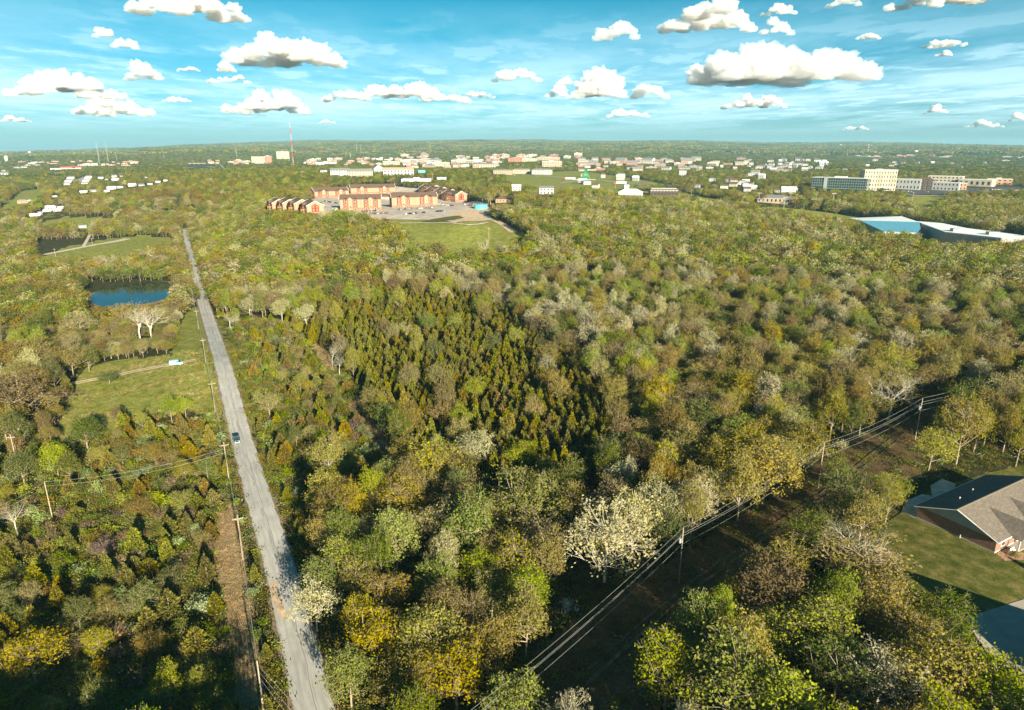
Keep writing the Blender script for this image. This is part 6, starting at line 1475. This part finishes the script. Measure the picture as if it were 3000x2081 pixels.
for fm, cap in (('tree', 290), ('cedar', 285), ('shrub', 285)):
    F_ = sorted([r_ for r_ in rows if fam(r_['kind']) == fm], key=lambda r_: -r_['size'])
    ind = [r_ for r_ in F_[:cap] if r_['size'] > 0]; rest[fm] = F_[len(ind):]
    for r_ in ind:
        d1, d2, dj = proto(r_['kind'], r_['var'], r_['pal'], 0)
        big = 'large ' if r_['h'] > HREF[r_['kind']] * 1.12 else ('small ' if r_['h'] < HREF[r_['kind']] * .82 else '')
        asp = r_['sz'] / r_['sx']; big += 'slender ' if asp > 1.22 else ('broad ' if asp < .84 else '')
        lb = r_.get('label') or lab(big + ADJ[r_['pal']] + ' ' + NOUN[r_['kind']], r_['x'], r_['y'])
        e = empty(NAMES[r_['kind']], (r_['x'], r_['y'], r_['z']), r_['rz'], lb, {'tree': 'tree', 'cedar': 'cedar', 'shrub': 'shrub'}[fm], None if r_.get('special') else 'trees and bushes: ' + lb)
        e.scale = (r_['sx'], r_['sx'], r_['sz'])
        for nm, d in ((('trunk' if fm != 'shrub' else 'stem'), d1), ('crown' if fm != 'shrub' else 'foliage', d2)):
            o = bpy.data.objects.new(nm, d); COL.objects.link(o); o.parent = e
def emit(name, F_, lod, label):
    keys = sorted({(r_['kind'], r_['var'], r_['pal']) for r_ in F_}); ki = {k: i for i, k in enumerate(keys)}
    scatter(name, [(r_['x'], r_['y'], r_['z']) for r_ in F_], [r_['rz'] for r_ in F_], [(r_['sx'], r_['sx'], r_['sz']) for r_ in F_], [ki[(r_['kind'], r_['var'], r_['pal'])] for r_ in F_], [proto(*k, lod)[2] for k in keys], label)
print('near plants', {k: len(v) for k, v in rest.items()})
emit('woodland', rest['tree'], 0, "the further broadleaf trees of the near woods, gold, cream and green")
emit('cedar_woods', rest['cedar'], 0, "dark mass of cedars past the nearest ones")
emit('shrubbery', rest['shrub'], 1, "tangle of low bushes filling the brushy ground")

# ---- ring 2: 430 to 1700 m
def ring(name, r0, r1, sp, lod, seed, label, hs=(9.5, 14), ws=(7.4, 11), kinds=('round', 'bushy', 'bushy', 'fan'), nvar=3, thin=None):
    X, Y = jitter(r0, r1, sp, 46, seed); b, px, py, dep, Z = blocked(X, Y)
    ok = ~b & (dep > 0) & (px > -200) & (px < 3200); X, Y, Z, px, py, dep = (a[ok] for a in (X, Y, Z, px, py, dep)); n = len(X)
    H = rng.uniform(*hs, n); Wd = rng.uniform(*ws, n)
    town = (py < 560) & (px > 880) | (py < 520) | ((px > 1400) & (py < 600))
    H = np.where(town & (dep > 900), H * .72, H); Wd = np.where(town & (dep > 900), Wd * .85, Wd)
    hd = hides(px, py, dep, X, Y, Z, H, Wd / 2); lowd = (rng.random(n) < .8)
    H = np.where(hd, rng.uniform(2, 4, n), H); Wd = np.where(hd, rng.uniform(4, 7, n), Wd)
    k = ~hd | (lowd & ~hides(px, py, dep, X, Y, Z, H, Wd / 2))
    if thin is not None: k &= thin(px, py, X, Y, rng.random(n))
    X, Y, Z, px, py, dep, H, Wd = (a[k] for a in (X, Y, Z, px, py, dep, H, Wd)); n = len(X)
    pi = palettes(px, py, X, Y)
    gr = (py < 560) & (rng.random(n) < .38); pi = np.where(gr, 3, pi); ba = (py < 600) & (pi == 4) & (rng.random(n) < .8); pi = np.where(ba, 1, pi)
    ba = (py < 520) & (pi == 0) & (rng.random(n) < .7); pi = np.where(ba, 3, pi)
    kk = rng.integers(0, len(kinds), n); vv = rng.integers(0, nvar, n)
    F_ = []; code = (pi * len(kinds) + kk) * nvar + vv; used = np.unique(code); remap = {c: i for i, c in enumerate(used)}
    datas = [proto(kinds[(c // nvar) % len(kinds)], c % nvar, PN[c // nvar // len(kinds)], lod)[2] for c in used]
    wr = np.array([WREF[q] for q in kinds])[kk]; hr = np.array([HREF[q] for q in kinds])[kk]
    scatter(name, np.stack([X, Y, Z], -1), rng.uniform(0, 6.28, n), np.stack([Wd / wr, Wd / wr, H / hr], -1), np.vectorize(remap.get)(code) if n else [], datas, label)
    print(name, n)
def thin_town(px, py, X, Y, u):
    dens = np.ones(px.shape)
    dens = np.where((px > 1400) & (py < 620) & (py > 505) & ~inpoly(px, py, P2("2450,565 2820,640 3100,700 3100,560 2780,570 2700,640 2450,600")), .5, dens)
    dens = np.where((py < 505) & (py > 458), .6, dens); dens = np.where((px < 520) & (py < 600) & (py > 480), .8, dens)
    return u < dens
ring('big_wood', 430, 1000, 6.0, 1, 21, "the big wood rolling up to the hill and the metal halls", thin=thin_town)
ring('town_trees', 1000, 1900, 8.6, 1, 22, "trees between the houses and streets of the town", kinds=('round', 'bushy'), nvar=2, thin=thin_town)
ring('far_woods', 1900, 4600, 14.5, 2, 23, "far woods around and beyond the town", hs=(10, 15), ws=(13, 19), kinds=('round',), nvar=3, thin=thin_town)
X, Y = jitter(4600, 15500, 62, 45, 24); Z = height(X, Y); px, py, dep = proj(X, Y, Z); k = (px > -150) & (px < 3150)
sn = smooth_noise(X, Y, 900, 30) + .6 * smooth_noise(X, Y, 300, 31); k &= (sn > -.62)
X, Y, Z, dep = X[k], Y[k], Z[k], dep[k]; n = len(X); pi = rng.choice(5, n, p=[.32, .26, .18, .14, .10])
scatter('distant_woods', np.stack([X, Y, Z], -1), rng.uniform(0, 6.28, n), np.stack([rng.uniform(.9, 1.3, n)] * 2 + [rng.uniform(.8, 1.4, n)], -1), pi, [clump(900 + q, c_) for q, c_ in enumerate(('green', 'bronze', 'cedar', 'tawny', 'golden'))], "unbroken woods toward the horizon")
print('distant', n)

# ---- ground cover close by
def tuft(seed, pal, n=30, h=.9, w=.02, sp=.42):
    r = np.random.default_rng(seed); b = np.stack([r.normal(0, sp, n), r.normal(0, sp, n), np.zeros(n)], -1); d = unit(np.stack([r.normal(0, .35, n), r.normal(0, .35, n), np.ones(n)], -1)) * (h * r.uniform(.5, 1, (n, 1)))
    s = unit(np.stack([r.normal(0, 1, n), r.normal(0, 1, n), np.zeros(n)], -1)) * w
    V = np.stack([b - s, b + s, b + d * .6 + s * .8, b + d], 1).reshape(-1, 3); return mesh_np('whole', V, np.arange(4*n).reshape(-1, 4), [PAL[pal]], lv=np.repeat(r.random(n), 4))
def low_plant(seed, pal, n=80):
    r = np.random.default_rng(seed); C = r.normal(0, 1, (n, 3)) * np.array([.5, .5, .25]); C[:, 2] = np.abs(C[:, 2]) + .05; V, F, lv = leaves(C, np.tile([0, 0, 1.], (n, 1)), .105, r); return mesh_np('whole', V, F, [PAL[pal]], lv=lv)
X, Y = jitter(60, 340, 1.0, 44, 41); Z = height(X, Y); px, py, dep = proj(X, Y, Z); u = rng.random(len(X)); rd = road_dist(X, Y)
lawnm = np.zeros(X.shape, bool)
for poly in (Z_LAWN, NOPLANT[16], NOPLANT[17]): lawnm |= inpoly(px, py, poly)
ok = (px > -60) & (px < 3060) & (rd > 3.6) & ~inpoly(X, Y, PONDW) & ~lawnm & (dep > 0)
for P, w in TRK[:1]:
    for k in range(len(P)-1):
        A, B = P[k], P[k+1]; ab = B-A; L = (ab**2).sum(); tt = np.clip(((X-A[0])*ab[0]+(Y-A[1])*ab[1])/L, 0, 1); ok &= np.hypot(X-A[0]-tt*ab[0], Y-A[1]-tt*ab[1]) > 1.6
dry = np.zeros(X.shape, bool)
for poly in (Z_DRY, Z_TRACK, Z_GLADE): dry |= inpoly(px, py, poly)
cor = inpoly(px, py, Z_CORR); fld = inpoly(px, py, Z_FIELD) | inpoly(px, py, Z_VERGE); sn2 = smooth_noise(X, Y, 9, 44); sn3 = smooth_noise(X, Y, 30, 45)
g_s = ok & dry & (u < .85) | ok & fld & (u < .30) & (sn3 > .0)
g_g = ok & ~g_s & (fld & (u < .5) | ~dry & ~fld & ~cor & (u < .10) | dry & (u > .93))
br = inpoly(px, py, Z_BRUSHL) | inpoly(px, py, Z_BRUSHR) | (rd < 10)
g_w = ok & ~g_s & ~g_g & (br & (u < .62) | ~br & ~fld & ~cor & ~dry & (u < .24) | cor & (u > .90) | (fld & (u > .985)))
for nm, m, ds, lb, s0, s1 in (('straw_grass', g_s, [tuft(1, 'straw'), tuft(2, 'straw', 36), tuft(3, 'straw', 26, 1.1)], "dry straw-coloured grass beside the road and in the clearing", .45, .95),
                              ('meadow_grass', g_g, [tuft(4, 'grass', 30, .6), tuft(5, 'grass', 30, .7)], "short green meadow grass", .4, .9),
                              ('weeds', g_w, [low_plant(6, 'green'), low_plant(7, 'lime'), low_plant(8, 'bronze', 80), low_plant(9, 'brown', 60), low_plant(10, 'cedar', 80), low_plant(11, 'silver', 60)], "low weeds and brambles covering the ground", .7, 1.9)):
    n = int(m.sum()); s = rng.uniform(s0, s1, n); print(nm, n)
    scatter(nm, np.stack([X[m], Y[m], Z[m]], -1), rng.uniform(0, 6.28, n), np.stack([s, s, s], -1), rng.choice(len(ds), n), ds, lb)
# two clipped bushes by the porch
for q, (x, y) in enumerate((loc(-HL/2 + 2.6, -HD/2 - 2.6), loc(1.5, -HD/2 - 5.5))):
    d1, d2, dj = proto('shrub', q, 'green', 0); e = empty('shrub', (x, y, h1(x, y)), 0, ["round clipped bush in the mulch bed at the house corner", "clipped green bush by the porch walk"][q], 'shrub'); e.scale = (.5, .5, .5)
    for nm, d in (('stem', d1), ('foliage', d2)): o = bpy.data.objects.new(nm, d); COL.objects.link(o); o.parent = e
# ------------------------------------------------------------------ clouds
def cloud_mat(dens):
    m = bpy.data.materials.new('cloud_vapour'); m.use_nodes = True; t = NT(m.node_tree); t.n.clear()
    v = t.add('ShaderNodeVolumeScatter'); v.inputs['Color'].default_value = (.915, .965, 1, 1); v.inputs['Density'].default_value = dens; v.inputs['Anisotropy'].default_value = 0.0
    o = t.add('ShaderNodeOutputMaterial'); t.l.new(v.outputs[0], o.inputs['Volume']); return m
from mathutils import noise as mnoise
def cloud(label, x0, x1, yt, yb, seed, n=26, prof=None, base=1500.0, thin=1.0):
    """cumulus: heaped puffs on a flat base, real size at cloud height"""
    xc = (x0 + x1) / 2; d = ray(xc, yb); tt = (base - CAM_H) / max(d[2], .012); D = min(tt * math.hypot(d[0], d[1]), 30000)
    k = D / math.hypot(d[0], d[1]); P = Vector((d[0] * k, d[1] * k, CAM_H + d[2] * k))
    dep = float(proj(P.x, P.y, P.z)[2]); m = dep / 2000; Wd = (x1 - x0) * m; H = (yb - yt) * m; r = random.Random(seed); small = n < 13; n = max(n, int(2.6 * Wd / H) + 3)
    bm = bmesh.new(); az = math.atan2(P.x, P.y)
    prof = prof or (lambda u: math.sin(PI * min(1, max(0, u))) ** .6)
    for q in range(n):
        u = (q + r.uniform(.1, .9)) / n; hh = H * prof(u) * r.uniform(.5, 1.0); rad = max(H * .2, hh * r.uniform(.30, .55)) ; z = r.uniform(0, 1) ** .8 * max(0, hh - rad * .9)
        vx = (u - .5) * (Wd - 1.2 * rad); vy = r.gauss(0, .16) * min(Wd, H * 3); z += rad * .45
        big = rad * 2000 / dep > 9; res = bmesh.ops.create_icosphere(bm, subdivisions=5 if (big and n < 30) or rad * 2000 / dep > 22 else (4 if big else 3), radius=1.0)
        off = Vector((r.uniform(0, 99), r.uniform(0, 99), r.uniform(0, 99)))
        for v in res['verts']:
            c = v.co.copy(); f = 1 + .50 * mnoise.fractal(c * 1.7 + off, .75, 2.1, 6) + .16 * (.5 - abs(mnoise.noise(c * 5 + off)))
            c = c * f; c.z = c.z if c.z > -.3 else -.3 + (c.z + .3) * .3
            v.co = Vector((vx + c.x * rad * 1.3, vy + c.y * rad * 1.1, z + c.z * rad))
    me = bpy.data.meshes.new('cloud'); bm.to_mesh(me); bm.free(); me.materials.append(cloud_mat((3.2 if small else 5.5) / H))
    o = bpy.data.objects.new('cloud', me); COL.objects.link(o); o.location = P; o.rotation_euler = (0, 0, -az); rmod = o.modifiers.new('join_puffs', 'REMESH'); rmod.mode = 'VOXEL'; rmod.voxel_size = max(m * 1.1, Wd / 420); rmod.use_smooth_shade = True
    return tag(o, label, 'cloud')
right_heavy = lambda u: (.50 if u < .12 else (.95 if u < .45 else .85 - (u - .45) * .5)) * (1 if u < .88 else .7) * (.9 + .1 * math.sin(u * 19))
CL_ = [
 ("largest cloud, a long heaped bank with a shaded underside above the campus", 2020, 2540, 103, 245, 34, right_heavy), ("broad white flat-bottomed cloud above the tall mast", 680, 1000, 100, 198, 24, None),
 ("wide white cloud touching the top edge, over the road's end", 392, 720, -30, 50, 20, None), ("grey-white cloud slanting above the largest bank", 1940, 2200, 15, 98, 16, None),
 ("ragged little cloud beside the slanting grey one", 1735, 1875, 62, 120, 9, None), ("small pale cloud above the largest bank's head", 2232, 2330, 10, 46, 6, None), ("ring-shaped wisp over the largest bank", 2225, 2320, 60, 106, 7, None),
 ("grey cloud cut by the top edge above the hospital", 2610, 2950, -40, 22, 16, None), ("small cloud cut by the top edge next to the grey one", 2420, 2520, -22, 22, 6, None),
 ("small grey puff, the upper of a pair at the top of the sky", 277, 332, 76, 112, 5, None), ("small white puff, the lower of a pair at the top of the sky", 330, 402, 106, 146, 6, None),
 ("long low cloud bank over the far houses", 45, 350, 222, 288, 20, None), ("bright heap rising behind the low bank", 370, 470, 182, 240, 9, None), ("bright heap close under the low bank", 230, 440, 276, 342, 14, None),
 ("small flat white cloud over the road's crest", 605, 735, 216, 244, 8, None), ("little tufted cloud above the small flat one", 640, 690, 174, 212, 5, None),
 ("low double cloud beneath the flat-bottomed one", 655, 900, 272, 336, 16, None), ("long white string of clouds over the red apartments", 950, 1380, 245, 300, 26, None), ("small white cloud at the right end of the string", 1355, 1450, 263, 288, 6, None),
 ("white cloud pair beyond the end of the string", 1440, 1590, 196, 240, 10, None), ("heaped bright cloud over the town centre", 1680, 1830, 212, 290, 13, None), ("tiny cloud before the heaped bright one", 1628, 1680, 218, 254, 5, None),
 ("small bright cloud under the tiny one", 1592, 1672, 256, 288, 6, None), ("white cloud under the largest bank, nearer the town centre", 1845, 1960, 244, 290, 9, None), ("flat white cloud stretching under the largest bank", 2110, 2295, 276, 318, 13, None),
 ("low soft cloud over the campus roofs", 1775, 1905, 316, 346, 9, None), ("pale flat cloud above the horizon over the hospital", 2712, 2776, 312, 334, 5, None), ("small white cloud at the sky's right edge", 2960, 3005, 334, 356, 4, None),
 ("small cloud over the hospital sky, the upper one", 2702, 2826, 112, 142, 7, None), ("small cloud just under another over the hospital", 2740, 2790, 146, 166, 4, None), ("small low cloud near the far left horizon", 0, 85, 340, 358, 6, None),
 ("thin small cloud between road and mast", 520, 585, 192, 210, 4, None), ("low clouds above the far overpass", 480, 560, 280, 300, 5, None), ("pale wispy cloud near the sky's right side", 2510, 2580, 92, 116, 5, None),
 ("faint low cloud over the striped mast", 2470, 2545, 368, 382, 4, None), ("faint low cloud over the wires' end", 2830, 2930, 355, 375, 5, None), ("white puff under the string of clouds", 935, 985, 350, 362, 4, None), ("small puff left of the largest bank's foot", 2005, 2060, 190, 218, 5, None)]
for k, (lb, x0, x1, yt, yb, n_, pf) in enumerate(CL_): cloud(lb, x0, x1, yt, yb, 40 + k, n_, pf)

# ------------------------------------------------------------------ air
zlo = float(TZ.min()) - 1.5
hz_top = max(230.0, float(TZ.max()) + 40)
mb = MB(); mb.box(-16900, 16900, -16900, 16900, zlo, hz_top)
vm_ = bpy.data.materials.new('thin_air'); vm_.use_nodes = True; t = NT(vm_.node_tree); t.n.clear()
pv = t.add('ShaderNodeVolumePrincipled'); pv.inputs['Color'].default_value = (.42, .80, 1.0, 1); pv.inputs['Density'].default_value = 0.00006; pv.inputs['Anisotropy'].default_value = .1
o = t.add('ShaderNodeOutputMaterial'); t.l.new(pv.outputs[0], o.inputs['Volume'])
ho = mb.build('haze', vm_); tag(ho, "thin pale haze over the whole landscape", kind='stuff')
SC.cycles.volume_step_rate = 1.0
